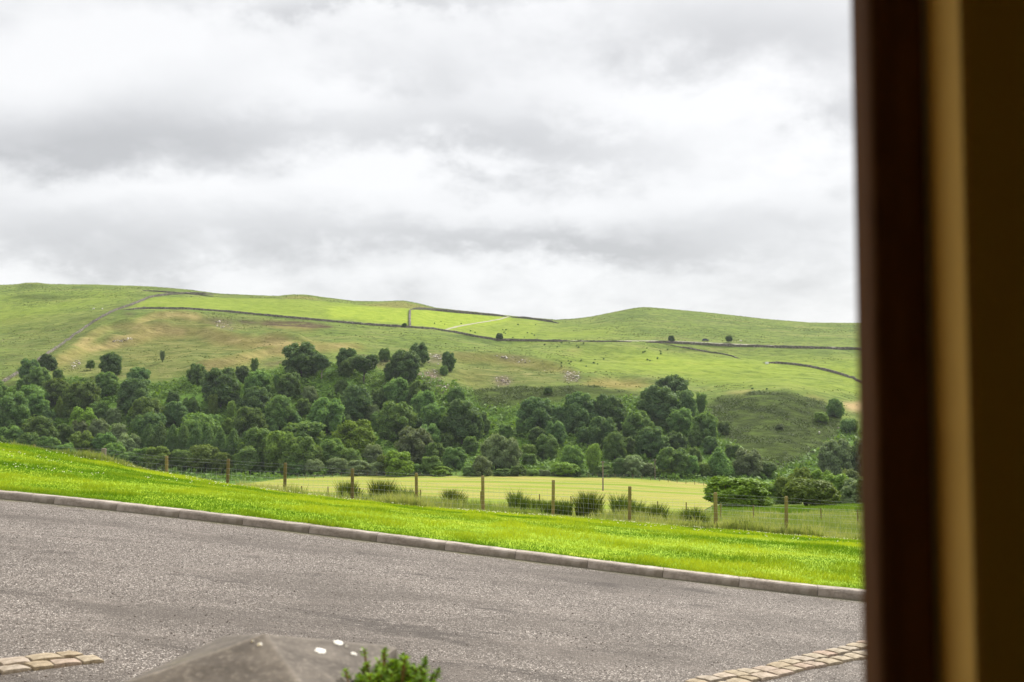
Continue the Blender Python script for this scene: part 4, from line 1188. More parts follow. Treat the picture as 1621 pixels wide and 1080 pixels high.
# two big field thorn trees near the rough grass
def near_bush(cx, top, w, hpx, Y, tone, seed, label, n=30000):
    V, F, r0 = crown_mesh('crown', seed, n=n, shape='bush', leaf=.027, lobes=60)
    s, _ = px_dir(cx, 800); X = s * Y; z = float(H(np.array([X]), np.array([Y]))[0])
    root = empty('thorn_tree', (X, Y, z)); tag(root, label, 'tree', 'thorn trees beside the hay field')
    W = w * Y / FPX; _, yb = to_px(X, Y, z); Hh = 1.08 * (yb - top) * Y / FPX
    o = link('crown', arr_mesh('crown', V * np.array([W, W * .9, Hh * .93]), F, TONES[tone], {'rnd': r0}), root, (0, 0, Hh * .06))
    mb = MB()
    rr = random.Random(seed)
    for k in range(5):
        a = k * 1.26; p = Vector((.25 * math.cos(a), .25 * math.sin(a), -.2)); q = Vector((W * .2 * math.cos(a), W * .2 * math.sin(a), Hh * .45)); mb.tube(p, q, .13, .08, 7); mb.tube(q, q + Vector((W * .12 * math.cos(a + .5), W * .12 * math.sin(a + .5), Hh * .3)), .08, .03, 6)
    link('trunk', mb.mesh('trunk', M_BARK, True), root)
near_bush(1167, 755, 116, 55, 104, 'y', 201, 'broad rounded thorn tree covering the right-hand tip of the mown field')
near_bush(1284, 757, 92, 50, 100, 'l', 202, 'dense dark thorn tree behind the fence, right of the broad rounded one')

# ------------------------------------------------------------------ bracken, heather, small pasture bushes
def scatter(name, zone, n, size, mat, seed, lift=.2, thr=.5, zs=.6):
    r = np.random.default_rng(seed)
    a = GA[zone] > thr; idx = np.nonzero(a & (GV[:, 1] > 300) & (GV[:, 1] < 620))[0]
    area = (GV[idx, 1] ** 2); pk = r.choice(idx, n, p=area / area.sum())
    P = GV[pk] + np.stack([r.normal(0, 1.2, n), r.normal(0, 1.2, n), np.zeros(n)], -1)
    P[:, 2] = H(P[:, 0], P[:, 1])
    cl = fbm(P[:, 0] * .12, P[:, 1] * .12, seed, 4)
    k = r.random(n) < sstep(.32, .6, cl); P = P[k]; cl = cl[k]; n = len(P)
    m = 4
    Q = np.repeat(P, m, 0); cl = np.repeat(cl, m); n2 = len(Q)
    hs = size * (.5 + 1.5 * np.clip(cl - .35, 0, 1))
    Q = Q + np.stack([r.normal(0, 1, n2) * size * .7, r.normal(0, 1, n2) * size * .7, r.random(n2) * hs * zs * 1.6 + .02], -1)
    nrm = r.normal(size=(n2, 3)) * .6; nrm[:, 2] += .9; nrm[:, 1] -= .3; nrm /= np.linalg.norm(nrm, axis=1)[:, None]
    u = np.cross(nrm, r.normal(size=(n2, 3))); u /= np.linalg.norm(u, axis=1)[:, None]; w = np.cross(nrm, u)
    sz = (hs * r.uniform(.35, .8, n2))[:, None]
    V = np.stack([Q + u * sz, Q + w * sz * .6, Q - u * sz, Q - w * sz * .6], 1).reshape(-1, 3)
    rnd = np.repeat(np.clip(.4 + 1.6 * (cl - .5) + r.normal(0, .22, n2), 0, 1), 4)
    tag(link(name, arr_mesh(name, V, np.arange(4 * n2).reshape(-1, 4), mat, {'rnd': rnd})), kind='stuff')
scatter('bracken', 'bracken', 26000, .85, leaf_mat('bracken_fronds', (.060, .125, .018), (.155, .255, .040), trans=.3, objvar=False), 301)
scatter('undergrowth', 'bracken', 13000, 1.5, leaf_mat('undergrowth_leaves', (.055, .115, .020), (.150, .250, .045), trans=.3, objvar=False), 305, zs=.8)
scatter('heather', 'heather', 12000, .5, leaf_mat('heather_sprigs', (.034, .050, .012), (.085, .125, .024), trans=.2, objvar=False), 302)

_t = np.clip(1 - GA['bracken'] - GA['heather'] - GA['field'] - GA['rock'] - .8 * (GA['bright'] > .3), 0, 1) * (GV[:, 1] > 440) * (GV[:, 1] < 880) * (np.abs(GV[:, 0]) < .6 * GV[:, 1])
GA['pasture'] = _t
def tufts(n, seed):
    r = np.random.default_rng(seed)
    idx = np.nonzero(GA['pasture'] > .3)[0]; w = GV[idx, 1]; pk = r.choice(idx, n, p=w / w.sum())
    P = GV[pk] + np.stack([r.normal(0, 2, n), r.normal(0, 2, n), np.zeros(n)], -1); P[:, 2] = H(P[:, 0], P[:, 1])
    k = r.random(n) < .12 + .9 * sstep(.5, .68, fbm(P[:, 0] * .03, P[:, 1] * .05, seed, 4)); P = P[k]; n = len(P)
    V, F, rr = blades(np.repeat(P, 5, 0) + r.normal(0, .22, (5 * n, 3)) * np.array([1, 1, 0]), r.uniform(.15, .5, 5 * n), np.full(5 * n, .42), .5, np.clip(r.normal(.5, .3, 5 * n), 0, 1), seed)
    tag(link('pasture_tufts', arr_mesh('pasture_tufts', V, F, leaf_mat('tuft_blades', (.045, .068, .016), (.17, .18, .06), trans=.25, objvar=False), {'rnd': rr})), kind='stuff')
tufts(26000, 311)
DOTS = [(862, 546), (882, 549), (889, 543), (901, 542.5), (913, 547), (924, 543.5), (916, 550), (889, 574.5), (900, 571), (904, 572.5), (901, 576), (889, 580), (920, 570.5), (928, 580), (942, 569.5), (940, 575), (946, 576.5), (956, 568.5),
        (1024, 551), (1021, 556.5), (1018, 558), (1046, 556), (1046, 560), (1041, 567.5), (1025, 569.5), (1029, 571), (1057, 553.5), (1191, 616), (1202, 619), (1214, 616.5),
        (688, 512), (698, 509), (704, 513), (730, 512.5), (745, 524), (752, 526.5), (796, 522), (801, 522), (798, 526), (800, 528), (835, 527), (842, 528), (846, 531), (830, 534), (812, 534.5), (848, 514), (820, 514)]
V, F, r0 = crown_mesh('pasture_bush', 77, n=260, shape='bush', leaf=.14, lobes=7)
_pb = arr_mesh('pasture_bush', V, F, TONES['d'], {'rnd': r0})
_h = hit([d[0] for d in DOTS], [d[1] + 1 for d in DOTS], ymin=420)
for i, p in enumerate(_h):
    o = link('pasture_bush', _pb, loc=p); k = random.Random(i).uniform(.8, 1.35); o.scale = (1.25 * k, 1.25 * k, 1.0 * k); o.rotation_euler[2] = i
    tag(o, 'small dark bush dotted over the open hill pasture, no more than a speck', 'bush', 'dark bushes dotted on the pasture')

# ------------------------------------------------------------------ car on the lane
def car(px, py):
    hp = hit([px], [py], ymin=560)[0]
    root = empty('parked_car', (hp[0], hp[1], hp[2] + .02), R(4)); tag(root, 'dark blue estate car parked on the lane between two small trees', 'car')
    paint, nt, b = new_mat('car_paint'); b.inputs['Base Color'].default_value = (.022, .028, .055, 1); b.inputs['Roughness'].default_value = .25; b.inputs['Coat Weight'].default_value = .6
    glass, nt, b = new_mat('car_glass'); b.inputs['Base Color'].default_value = (.02, .025, .03, 1); b.inputs['Roughness'].default_value = .35; b.inputs['Specular IOR Level'].default_value = .2
    tyre = simple('tyre_rubber', (.012, .012, .012), (.025, .025, .025), bstr=0); rim = simple('rim_alloy', (.3, .3, .3), (.45, .45, .45), bstr=0)
    lamp, nt, b = new_mat('lamp_lens'); b.inputs['Base Color'].default_value = (.8, .8, .78, 1); b.inputs['Roughness'].default_value = .15
    prof = [(-2.35, .45), (-2.4, .8), (-2.3, 1.05), (-2.05, 1.15), (-1.85, 1.62), (-.2, 1.72), (.45, 1.62), (1.15, 1.12), (2.1, .98), (2.35, .75), (2.38, .4), (1.9, .3), (-1.9, .3)]
    bm = bmesh.new(); rows = []
    for y, k in ((-.92, .0), (-.86, 1), (.86, 1), (.92, 0)):
        row = []
        for x, z in prof:
            inset = max(0, (z - 1.1)) * .28
            yy = math.copysign(abs(y) - inset, y)
            row.append(bm.verts.new((x * (.985 if k == 0 else 1), yy, z * (.985 if k == 0 and z > 1 else 1))))
        rows.append(row)
    n = len(prof)
    for a, c in zip(rows[:-1], rows[1:]):
        for i in range(n): bm.faces.new((a[i], a[(i + 1) % n], c[(i + 1) % n], c[i]))
    bm.faces.new(rows[0]); bm.faces.new(list(reversed(rows[-1])))
    bmesh.ops.recalc_face_normals(bm, faces=bm.faces)
    me = bpy.data.meshes.new('body'); bm.to_mesh(me); bm.free(); me.materials.append(paint); link('body', me, root)
    for sy in (-1, 1):
        for (pts) in ([(-1.75, 1.18), (-1.6, 1.55), (-.75, 1.61), (-.75, 1.16)], [(-.65, 1.16), (-.65, 1.61), (-.15, 1.63), (.35, 1.55), (.95, 1.14)]):
            bm = bmesh.new(); A = []; B = []
            for x, z in pts:
                yy = .92 - max(0, z - 1.1) * .28
                A.append(bm.verts.new((x, sy * (yy + .012), z))); B.append(bm.verts.new((x, sy * (yy - .03), z)))
            bm.faces.new(A); bm.faces.new(list(reversed(B)))
            for i in range(len(A)): bm.faces.new((A[i], A[(i + 1) % len(A)], B[(i + 1) % len(A)], B[i]))
            bmesh.ops.recalc_face_normals(bm, faces=bm.faces)
            me = bpy.data.meshes.new('window'); bm.to_mesh(me); bm.free(); me.materials.append(glass); link('window', me, root)
    bm = bmesh.new(); q = [bm.verts.new(v) for v in ((.52, -.68, 1.60), (.52, .68, 1.60), (1.12, .8, 1.165), (1.12, -.8, 1.165))]
    for v in q: v.co += Vector((.02, 0, .02))
    bm.faces.new(q); bmesh.ops.solidify(bm, geom=bm.faces[:], thickness=.02); me = bpy.data.meshes.new('windscreen'); bm.to_mesh(me); bm.free(); me.materials.append(glass); link('windscreen', me, root)
    for x in (-1.42, 1.42):
        for y in (-.8, .8):
            mb = MB(); mb.tube((x, y - .12, .33), (x, y + .12, .33), .33, n=20); w = link('wheel', mb.mesh('wheel', tyre), root)
            mb = MB(); mb.tube((x, y + math.copysign(.121, y), .33), (x, y + math.copysign(.135, y), .33), .2, n=14); link('rim', mb.mesh('rim', rim), w)
    for y in (-.68, .68):
        mb = MB(); mb.box((2.33, y, .8), (.1, .34, .14), bev=.02); link('headlight', mb.mesh('headlight', lamp), root)
car(1117, 540.2)

# ------------------------------------------------------------------ sheep and white box
def sheep_mesh():
    me = bpy.data.meshes.new('sheep')
    vs = [(0, 0, .62), (.28, 0, .64), (.48, 0, .66), (.62, 0, .82), (.78, 0, .80), (-.3, 0, .63), (-.5, 0, .6),
          (.33, .13, .36), (.34, .14, .02), (.33, -.13, .36), (.34, -.14, .02), (-.4, .14, .36), (-.42, .15, .02), (-.4, -.14, .36), (-.42, -.15, .02)]
    es = [(0, 1), (1, 2), (2, 3), (3, 4), (0, 5), (5, 6), (2, 7), (7, 8), (2, 9), (9, 10), (5, 11), (11, 12), (5, 13), (13, 14)]
    rad = [.27, .27, .21, .11, .065, .28, .2, .06, .032, .06, .032, .065, .032, .065, .032]
    me.from_pydata(vs, es, []); o = bpy.data.objects.new('tmp', me); COL.objects.link(o)
    md = o.modifiers.new('s', 'SKIN')
    for i, q in enumerate(rad): me.skin_vertices[0].data[i].radius = (q, q)
    me.skin_vertices[0].data[0].use_root = True
    o.modifiers.new('u', 'SUBSURF').levels = 1
    dg = bpy.context.evaluated_depsgraph_get(); out = bpy.data.meshes.new_from_object(o.evaluated_get(dg))
    bpy.data.objects.remove(o); out.name = 'sheep'
    for p in out.polygons: p.use_smooth = True
    out.materials.clear(); out.materials.append(simple('fleece', (.55, .52, .45), (.75, .72, .66), 18, bstr=.4, bdist=.03)); return out
_sm = sheep_mesh()
for i, (x, y, lb) in enumerate([(148, 490.3, 'white sheep grazing high on the left hill above the diagonal wall, left of its pair'), (162, 490.3, 'white sheep grazing high on the left hill above the diagonal wall, right of its pair'),
                             (1173, 541, 'white sheep beside the lane just right of the right-hand small tree'), (1297, 687, 'white sheep alone on the dark heather bank')]):
    p = hit([x], [y], ymin=400)[0]; o = link('sheep', _sm, loc=p); o.rotation_euler[2] = i * 1.3 + .3; o.scale = (1.25,) * 3; tag(o, lb, 'sheep', 'sheep on the hill')
p = hit([1214, ], [576.5], ymin=420)[0]
mb = MB(); mb.box((0, 0, .62), (1.7, 1.1, 1.15), rz=.2, bev=.06); mb.box((0, 0, 1.24), (1.5, .9, .12), rz=.2, bev=.03)
tag(link('white_box', mb.mesh('white_box', simple('white_paint', (.7, .7, .68), (.82, .82, .8), bstr=0)), loc=p), 'small white box standing at the left end of the dark curving wall', 'box')

# ------------------------------------------------------------------ setts
def sett_material():
    m, nt, b = new_mat('sandstone_sett')
    v = coords(nt); oi = N(nt, 'ShaderNodeObjectInfo')
    c = ramp(nt, oi.outputs['Random'], [(0, (.26, .205, .135)), (.35, (.31, .26, .19)), (.7, (.29, .25, .205)), (.9, (.32, .23, .18)), (1, (.35, .31, .25))])
    f = noise(nt, v, 14, 6, .7)
    c = mix(nt, ramp(nt, f, [(.35, .7), (.6, 0)]), c, (.13, .10, .062)); f2 = noise(nt, v, 70, 4, .6)
    c = mix(nt, ramp(nt, f2, [(.5, 0), (.8, .5)]), c, (.42, .37, .29))
    L(nt, c, b.inputs['Base Color']); b.inputs['Roughness'].default_value = .9; b.inputs['Specular IOR Level'].default_value = .2
    bump(nt, b, f, .7, .015); return m
M_SETT = sett_material()
def sett(P, ang, ln, wd, seed, label, group):
    r = random.Random(seed); bm = bmesh.new()
    nx, ny = 4, 3; top = [[None] * (nx + 1) for _ in range(ny + 1)]
    c = [(r.uniform(-.012, .012), r.uniform(-.01, .01)) for _ in range(4)]
    def warp(u, v):
        x = (u - .5) * ln; y = (v - .5) * wd
        x += (c[0][0] * (1 - u) * (1 - v) + c[1][0] * u * (1 - v) + c[2][0] * u * v + c[3][0] * (1 - u) * v) * 1.4
        y += (c[0][1] * (1 - u) * (1 - v) + c[1][1] * u * (1 - v) + c[2][1] * u * v + c[3][1] * (1 - u) * v) * 1.4
        return x, y
    bot = {}
    for j in range(ny + 1):
        for i in range(nx + 1):
            x, y = warp(i / nx, j / ny)
            edge = i in (0, nx) or j in (0, ny); cor = i in (0, nx) and j in (0, ny)
            k = .955 if cor else .975 if edge else 1
            top[j][i] = bm.verts.new((x * k, y * k, .022 + r.uniform(-.003, .003) - (.003 if edge else 0) - (.003 if cor else 0)))
    loop = [(0, i) for i in range(nx + 1)] + [(j, nx) for j in range(1, ny + 1)] + [(ny, i) for i in range(nx - 1, -1, -1)] + [(j, 0) for j in range(ny - 1, 0, -1)]
    md = []; bt = []
    for j, i in loop:
        x, y = warp(i / nx, j / ny); md.append(bm.verts.new((x, y, .006))); bt.append(bm.verts.new((x * 1.01, y * 1.01, -.08)))
    for j in range(ny):
        for i in range(nx): bm.faces.new((top[j][i], top[j][i + 1], top[j + 1][i + 1], top[j + 1][i]))
    m_ = len(loop)
    for q in range(m_):
        a, b_ = loop[q], loop[(q + 1) % m_]
        bm.faces.new((top[a[0]][a[1]], md[q], md[(q + 1) % m_], top[b_[0]][b_[1]])); bm.faces.new((md[q], bt[q], bt[(q + 1) % m_], md[(q + 1) % m_]))
    bmesh.ops.recalc_face_normals(bm, faces=bm.faces)
    me = bpy.data.meshes.new('sett'); bm.to_mesh(me); bm.free(); me.materials.append(M_SETT)
    o = link('sett', me, loc=P); sl = float(drive_z(np.array([P[0] + .1]), P[1])[0] - drive_z(np.array([P[0] - .1]), P[1])[0]) / .2
    o.rotation_euler = (r.uniform(-.02, .02), -math.atan(sl) + r.uniform(-.02, .02), ang)
    tag(o, label, 'paving sett', group)
def sett_row(pxs, ln, wd, seed, label, group, stop_px=None):
    P = np.array([hit_drive(x, y) for x, y in pxs]); P = resample(P, .01); r = random.Random(seed)
    i = 0
    while i < len(P) - 8:
        l = ln * r.uniform(.78, 1.2); k = min(len(P) - 1, i + int(l / .01)); mid = P[(i + k) // 2]
        d = P[k] - P[i]; L_ = float(np.hypot(d[0], d[1]))
        sett(mid, math.atan2(d[1], d[0]), L_ - .014, wd * r.uniform(.92, 1.06), seed * 100 + i, label, group); i = k
RB = 'setts of the right-hand band'; LB = 'setts of the left-hand band'
sett_row([(1095, 1085), (1122, 1077), (1213, 1061), (1288, 1041.5), (1345, 1028), (1400, 1014)], .20, .15, 3, 'worn buff sett in the far row of the band beside the window frame', RB)
sett_row([(1140, 1090), (1192, 1075), (1257, 1061), (1307, 1050), (1353, 1041), (1420, 1026)], .20, .15, 4, 'worn buff sett in the near row of the band beside the window frame', RB)
sett_row([(-60, 1058), (-5, 1052.5), (20, 1050), (70, 1043.5), (130, 1036.5)], .185, .16, 5, 'worn yellowish sett in the far row of the short band left of the gatepost', LB)
sett_row([(-60, 1070), (-5, 1064.5), (33, 1060), (85, 1052.5), (160, 1044.5)], .185, .16, 6, 'worn yellowish sett in the near row of the short band left of the gatepost', LB)

# ------------------------------------------------------------------ stone gatepost with pyramid cap
def gatepost_material():
    m, nt, b = new_mat('gritstone')
    v = coords(nt); f = noise(nt, v, 9, 8, .7); f2 = noise(nt, v, 60, 5, .65)
    c = ramp(nt, f, [(.3, (.055, .048, .042)), (.5, (.098, .086, .076)), (.72, (.165, .146, .128))])
    c = mix(nt, ramp(nt, f2, [(.52, 0), (.78, .55)]), c, (.30, .265, .23))
    c = mix(nt, ramp(nt, noise(nt, v, 25, 6, .7), [(.62, 0), (.72, .6)]), c, (.045, .036, .03))
    c = mix(nt, ramp(nt, noise(nt, v, 5.5, 6, .65), [(.58, 0), (.74, .35)]), c, (.17, .16, .085))
    ed = math_n(nt, 'MULTIPLY', attr(nt, 'worn'), ramp(nt, f2, [(.3, .45), (.65, 1.0)]))  # edges painted paler as a highlight, so the hips stand out
    c = mix(nt, math_n(nt, 'MULTIPLY', ed, .55), c, (.27, .24, .21))
    L(nt, c, b.inputs['Base Color']); b.inputs['Roughness'].default_value = .92; b.inputs['Specular IOR Level'].default_value = .2
    bump(nt, b, math_n(nt, 'ADD', f, math_n(nt, 'MULTIPLY', f2, .5)), .35, .005); return m
M_GRIT = gatepost_material()
GX, GY, GZ = -.624, 2.541, -.604
def gatepost():
    gz = float(drive_z(np.array([GX]), GY)[0])
    root = empty('stone_gatepost', (GX, GY, gz)); tag(root, 'weathered grey stone gatepost with a shallow pyramid cap and white lichen spots', 'gatepost')
    ap = GZ - gz
    rc, hc = .368, .079; ang = [R(a) for a in (-58, 32, 122, 212)]
    bm = bmesh.new(); n = 10
    # cap: four gently uneven faces, eased arrises
    r = np.random.default_rng(8)
    def pt(u, v):          # u, v in -1..1 over the square
        x = (u * math.cos(ang[0] + math.pi / 4) - v * math.sin(ang[0] + math.pi / 4)) * rc / math.sqrt(2)
        y = (u * math.sin(ang[0] + math.pi / 4) + v * math.cos(ang[0] + math.pi / 4)) * rc / math.sqrt(2)
        return x, y
    G = 60; grid = []
    for j in range(G + 1):
        row = []
        for i in range(G + 1):
            u, v = -1 + 2 * i / G, -1 + 2 * j / G
            t = (abs(u) ** 60 + abs(v) ** 60) ** (1 / 60) if max(abs(u), abs(v)) > 0 else 0.0
            x, y = pt(u, v)
            z = ap - hc * (t - .02 * math.exp(-t * 14)) - .004 * max(0, (t - .95) / .05) ** 2 + float(.0035 * (fbm(np.array([x * 16 + 5]), np.array([y * 16]), 9, 4)[0] - .5))
            row.append(bm.verts.new((x, y, z)))
        grid.append(row)
    for j in range(G):
        for i in range(G): bm.faces.new((grid[j][i], grid[j][i + 1], grid[j + 1][i + 1], grid[j + 1][i]))
    loop = [grid[0][i] for i in range(G + 1)] + [grid[j][G] for j in range(1, G + 1)] + [grid[G][i] for i in range(G - 1, -1, -1)] + [grid[j][0] for j in range(G - 1, 0, -1)]
    prev = loop
    for dz, k in ((.03, 1.004), (.085, 1.0), (.092, .97), (.092, .70)):
        cur = [bm.verts.new((v.co.x * k, v.co.y * k, ap - hc - dz)) for v in loop]
        for q in range(len(loop)): bm.faces.new((prev[q], prev[(q + 1) % len(loop)], cur[(q + 1) % len(loop)], cur[q]))
        prev = cur
    bmesh.ops.recalc_face_normals(bm, faces=bm.faces)
    me = bpy.data.meshes.new('cap'); bm.to_mesh(me); bm.free(); me.materials.append(M_GRIT)
    co = np.array([v.co[:] for v in me.vertices]); a0 = ang[0] + math.pi / 4; hs_ = rc / math.sqrt(2)
    uu_ = np.abs(co[:, 0] * math.cos(a0) + co[:, 1] * math.sin(a0)) / hs_; vv_ = np.abs(-co[:, 0] * math.sin(a0) + co[:, 1] * math.cos(a0)) / hs_
    edge_hl = np.maximum(np.exp(-((uu_ - vv_) / .035) ** 2), np.exp(-((np.maximum(uu_, vv_) - 1) / .04) ** 2)) * (co[:, 2] > ap - hc - .02)  # mask of the painted edge highlight along hips and rim
    at = me.attributes.new('worn', 'FLOAT', 'POINT'); at.data.foreach_set('value', edge_hl.astype(np.float32))  # 'worn' holds the painted edge highlight
    cap = link('cap', me, root)
    mb = MB(); h = ap - hc - .092
    mb.box((0, 0, h / 2 - .1), (.36, .36, h + .2), rz=ang[0] + math.pi / 4, bev=.015)
    link('shaft', mb.mesh('shaft', M_GRIT), root)
    lich = simple('white_lichen', (.55, .54, .50), (.82, .81, .77), 60, bstr=.2)
    rr = random.Random(3)
    for (x, y, rad) in ((507, 1031, .015), (535, 1018, .013), (411, 1021, .006), (560, 1036, .008), (548, 1024, .004), (572, 1030, .004), (400, 1016, .003)):
        s, t = px_dir(x, y); best = None
        for Y in np.linspace(2.1, 2.9, 500):
            X = s * Y; dx, dy = X - GX, Y - GY
            u = (dx * math.cos(ang[0] + math.pi / 4) + dy * math.sin(ang[0] + math.pi / 4)) / (rc / math.sqrt(2)); v = (-dx * math.sin(ang[0] + math.pi / 4) + dy * math.cos(ang[0] + math.pi / 4)) / (rc / math.sqrt(2))
            tt = max(abs(u), abs(v))
            if tt < 1 and t * Y <= GZ - hc * tt: best = (dx, dy, ap - hc * tt, u, v); break
        if best is None: continue
        dx, dy, z, u, v = best
        if abs(u) > abs(v): nl = Vector((math.copysign(1, u), 0, 0))
        else: nl = Vector((0, math.copysign(1, v), 0))
        nl = Matrix.Rotation(ang[0] + math.pi / 4, 3, 'Z') @ nl; sl = hc / (rc / math.sqrt(2)); nrm = Vector((nl.x * sl, nl.y * sl, 1)).normalized()
        bm = bmesh.new(); ring = []; q = nrm.to_track_quat('Z', 'Y'); cc = bm.verts.new(Vector((dx, dy, z)) + nrm * .0055)
        for i in range(18):
            a = 2 * math.pi * i / 18; k = rad * rr.uniform(.75, 1.15); ring.append(bm.verts.new(Vector((dx, dy, z)) + q @ Vector((k * math.cos(a) * 1.2, k * math.sin(a), .0012))))
        for i in range(18): bm.faces.new((cc, ring[i], ring[(i + 1) % 18]))
        me = bpy.data.meshes.new('lichen_patch'); bm.to_mesh(me); bm.free(); me.materials.append(lich); link('lichen_patch', me, cap)
gatepost()

# ------------------------------------------------------------------ shrub beside the gatepost
def near_shrub():
    gz = float(drive_z(np.array([-.3]), 2.45)[0])
    root = empty('garden_shrub', (-.30, 2.35, gz)); tag(root, 'small bright green evergreen shrub with rosettes of leaves beside the stone gatepost cap', 'shrub')
    M_L = leaf_mat('shrub_leaves', (.035, .085, .006), (.17, .29, .014), trans=.35, objvar=False)
    r = np.random.default_rng(17)
    tips = []
    for k in range(850):
        x = .03 + r.normal(0, .055); y = r.normal(0, .085)
        q = (x / .155) ** 2 + (y / .2) ** 2
        if q > 1.6: continue
        z = (-.648 - gz) - .055 * q - .15 * r.random() ** 1.8 + .02 * r.normal()
        tips.append((x, y, z))
    for k in range(60):                                   # lower trailing side shoots
        tips.append((r.uniform(.1, .30), r.uniform(-.15, .1), (-.70 - gz) - .4 * r.random() ** 1.5 - .02 * (r.random() > .5)))
    VV, FF, RR = [], [], []
    segs = []
    off = 0
    for (x, y, z) in tips:
        T = np.array([x, y, z]); base = T * np.array([.55, .55, 1]) - np.array([0, 0, .16]); segs.append((base, T))
        m = int(r.integers(9, 14)); tone = r.uniform(.25, 1.0) * (0.55 + .45 * (z > -.75 - gz))
        for j in range(m):
            a = j * 2.399; up = .25 + .9 * (j / m); ln = .0145 * r.uniform(.8, 1.2); wd = ln * .36
            d = np.array([math.cos(a), math.sin(a), up]); d /= np.linalg.norm(d); sdir = np.array([-math.sin(a), math.cos(a), 0])
            p0 = T - np.array([0, 0, .018 * (1 - j / m)]); nn = np.cross(d, sdir)
            VV += [p0, p0 + d * ln * .5 + sdir * wd, p0 + d * ln - nn * ln * .12, p0 + d * ln * .5 - sdir * wd, p0 + d * ln * .5 + nn * wd * .35]
            FF += [(off, off + 1, off + 4), (off + 1, off + 2, off + 4), (off + 2, off + 3, off + 4), (off + 3, off, off + 4)]; off += 5
            RR += [np.clip(tone + r.normal(0, .12), 0, 1)] * 5
    link('foliage', arr_mesh('foliage', np.array(VV), np.array(FF), M_L, {'rnd': np.array(RR)}), root)
    for k in range(26):
        a = r.uniform(0, 6.28); b0 = np.array([.04 * math.cos(a), .04 * math.sin(a), 0.0]); b1 = np.array([.13 * math.cos(a) * r.random(), .13 * math.sin(a) * r.random(), r.uniform(.7, 1.0)]); segs.append((b0, b1))
    V, F = wires(segs, .0025, 5); link('stems', arr_mesh('stems', V, F, simple('twig', (.10, .06, .025), (.2, .13, .05), 30, bstr=0)), root)
near_shrub()

# ------------------------------------------------------------------ the room the view is taken from
def house():
    root = empty('house', (0, 0, -2.1)); tag(root, 'dark room wall and brown wooden window frame of the house, filling the right edge', 'house')
    oz = 2.1
    M_WALLIN = simple('ochre_wall_paint', (.76, .52, .075), (.82, .57, .09), 3, rough=.9, bstr=.1, bdist=.002)
    M_REVEAL = simple('cream_reveal_plaster', (.74, .50, .13), (.82, .56, .155), 5, rough=.8, bstr=.15, bdist=.002)
    M_FRAME = wood_mat('dark_stained_wood', (.11, .050, .019), (.21, .100, .040))
    M_OUT = simple('rough_render', (.30, .27, .22), (.40, .36, .30), 6)
    M_FLOOR = simple('brown_carpet', (.05, .035, .02), (.08, .06, .035), 40)
    def part(name, c, d, mat, bev=0.0, parent=root):
        mb = MB(); mb.box((0, 0, 0), d, bev=bev)
        o = link(name, mb.mesh(name, mat), parent); o.location = (c[0], c[1], c[2] + (oz if parent is root else 0)); return o
    x1 = .2752; y0, y1 = .60, .95
    # front wall round the opening (x -1.35..x1, z -.50..0.85)
    def wall(name, xa, xb, za, zb, ya=y0, yb=y1, mat=None): return part(name, ((xa + xb) / 2, (ya + yb) / 2, (za + zb) / 2), (xb - xa, yb - ya, zb - za), mat or M_WALLIN)
    wall('wall', x1 + .004, 3.6, -2.3, 1.5, y0, .688); wall('outer_or_added_wall', .36, 3.6, -2.3, 1.5, .689, y1, M_OUT); wall('wall', -3.2, -1.354, -2.3, 1.5)
    wall('wall', -1.354, x1 + .003, .904, 1.5); wall('wall', -1.354, x1 + .003, -2.3, -.524)
    wall('plaster_reveal', x1, x1 + .004, -.5, .9, y0 + .001, .6475, M_REVEAL); wall('plaster_reveal', -1.354, -1.35, -.5, .9, y0 + .001, y1 - .002, M_REVEAL)
    wall('plaster_reveal', -1.35, x1, .90, .904, y0 + .001, y1 - .002, M_REVEAL)
    part('window_sill', ((x1 - 1.35) / 2, .74, -.512), (1.624, .34, .024), M_FRAME, .004)
    # frame
    fr = part('window_frame', (.2557, .668, .2), (.0382, .039, 1.396), M_FRAME, .006); 
    part('frame_jamb', (-1.3265 - .2557, 0, 0), (.045, .039, 1.396), M_FRAME, .006, fr)
    part('frame_head', (-.79115, 0, .674), (1.5177, .038, .048), M_FRAME, .006, fr); part('frame_rail', (-.79115, 0, -.674), (1.5177, .038, .048), M_FRAME, .006, fr)
    # unseen upper storey, long front and slates, added to block sky light from behind
    wall('outer_or_added_wall', 3.604, 7.5, -2.6, 4.6, y0, y1, M_OUT); wall('outer_or_added_wall', -9.5, -3.204, -2.6, 4.6, y0, y1, M_OUT); wall('outer_or_added_wall', -3.2, 3.6, 1.504, 4.6, y0, y1, M_OUT)
    mb = MB(); mb.box((0, 0, 0), (17.6, 5.2, .16)); rf = link('added_roof', mb.mesh('added_roof', simple('added_roof_slates', (.06, .055, .05), (.12, .11, .10), 5)), root); rf.location = (-1, -1.2, 5.5 + oz); rf.rotation_euler[0] = R(-24)
    # rest of the room
    part('ceiling', (.2, -1.7, 1.4), (6.8, 4.59, .2), M_WALLIN); part('floor', (.2, -1.7, -1.5), (6.8, 4.59, .2), M_FLOOR)
    part('back_wall', (.2, -4.1, 0), (6.8, .2, 2.58), M_WALLIN); part('side_wall', (-3.1, -1.71, 0), (.2, 4.57, 2.58), M_WALLIN); part('side_wall', (3.5, -1.71, 0), (.2, 4.57, 2.58), M_WALLIN)
    return root
house()

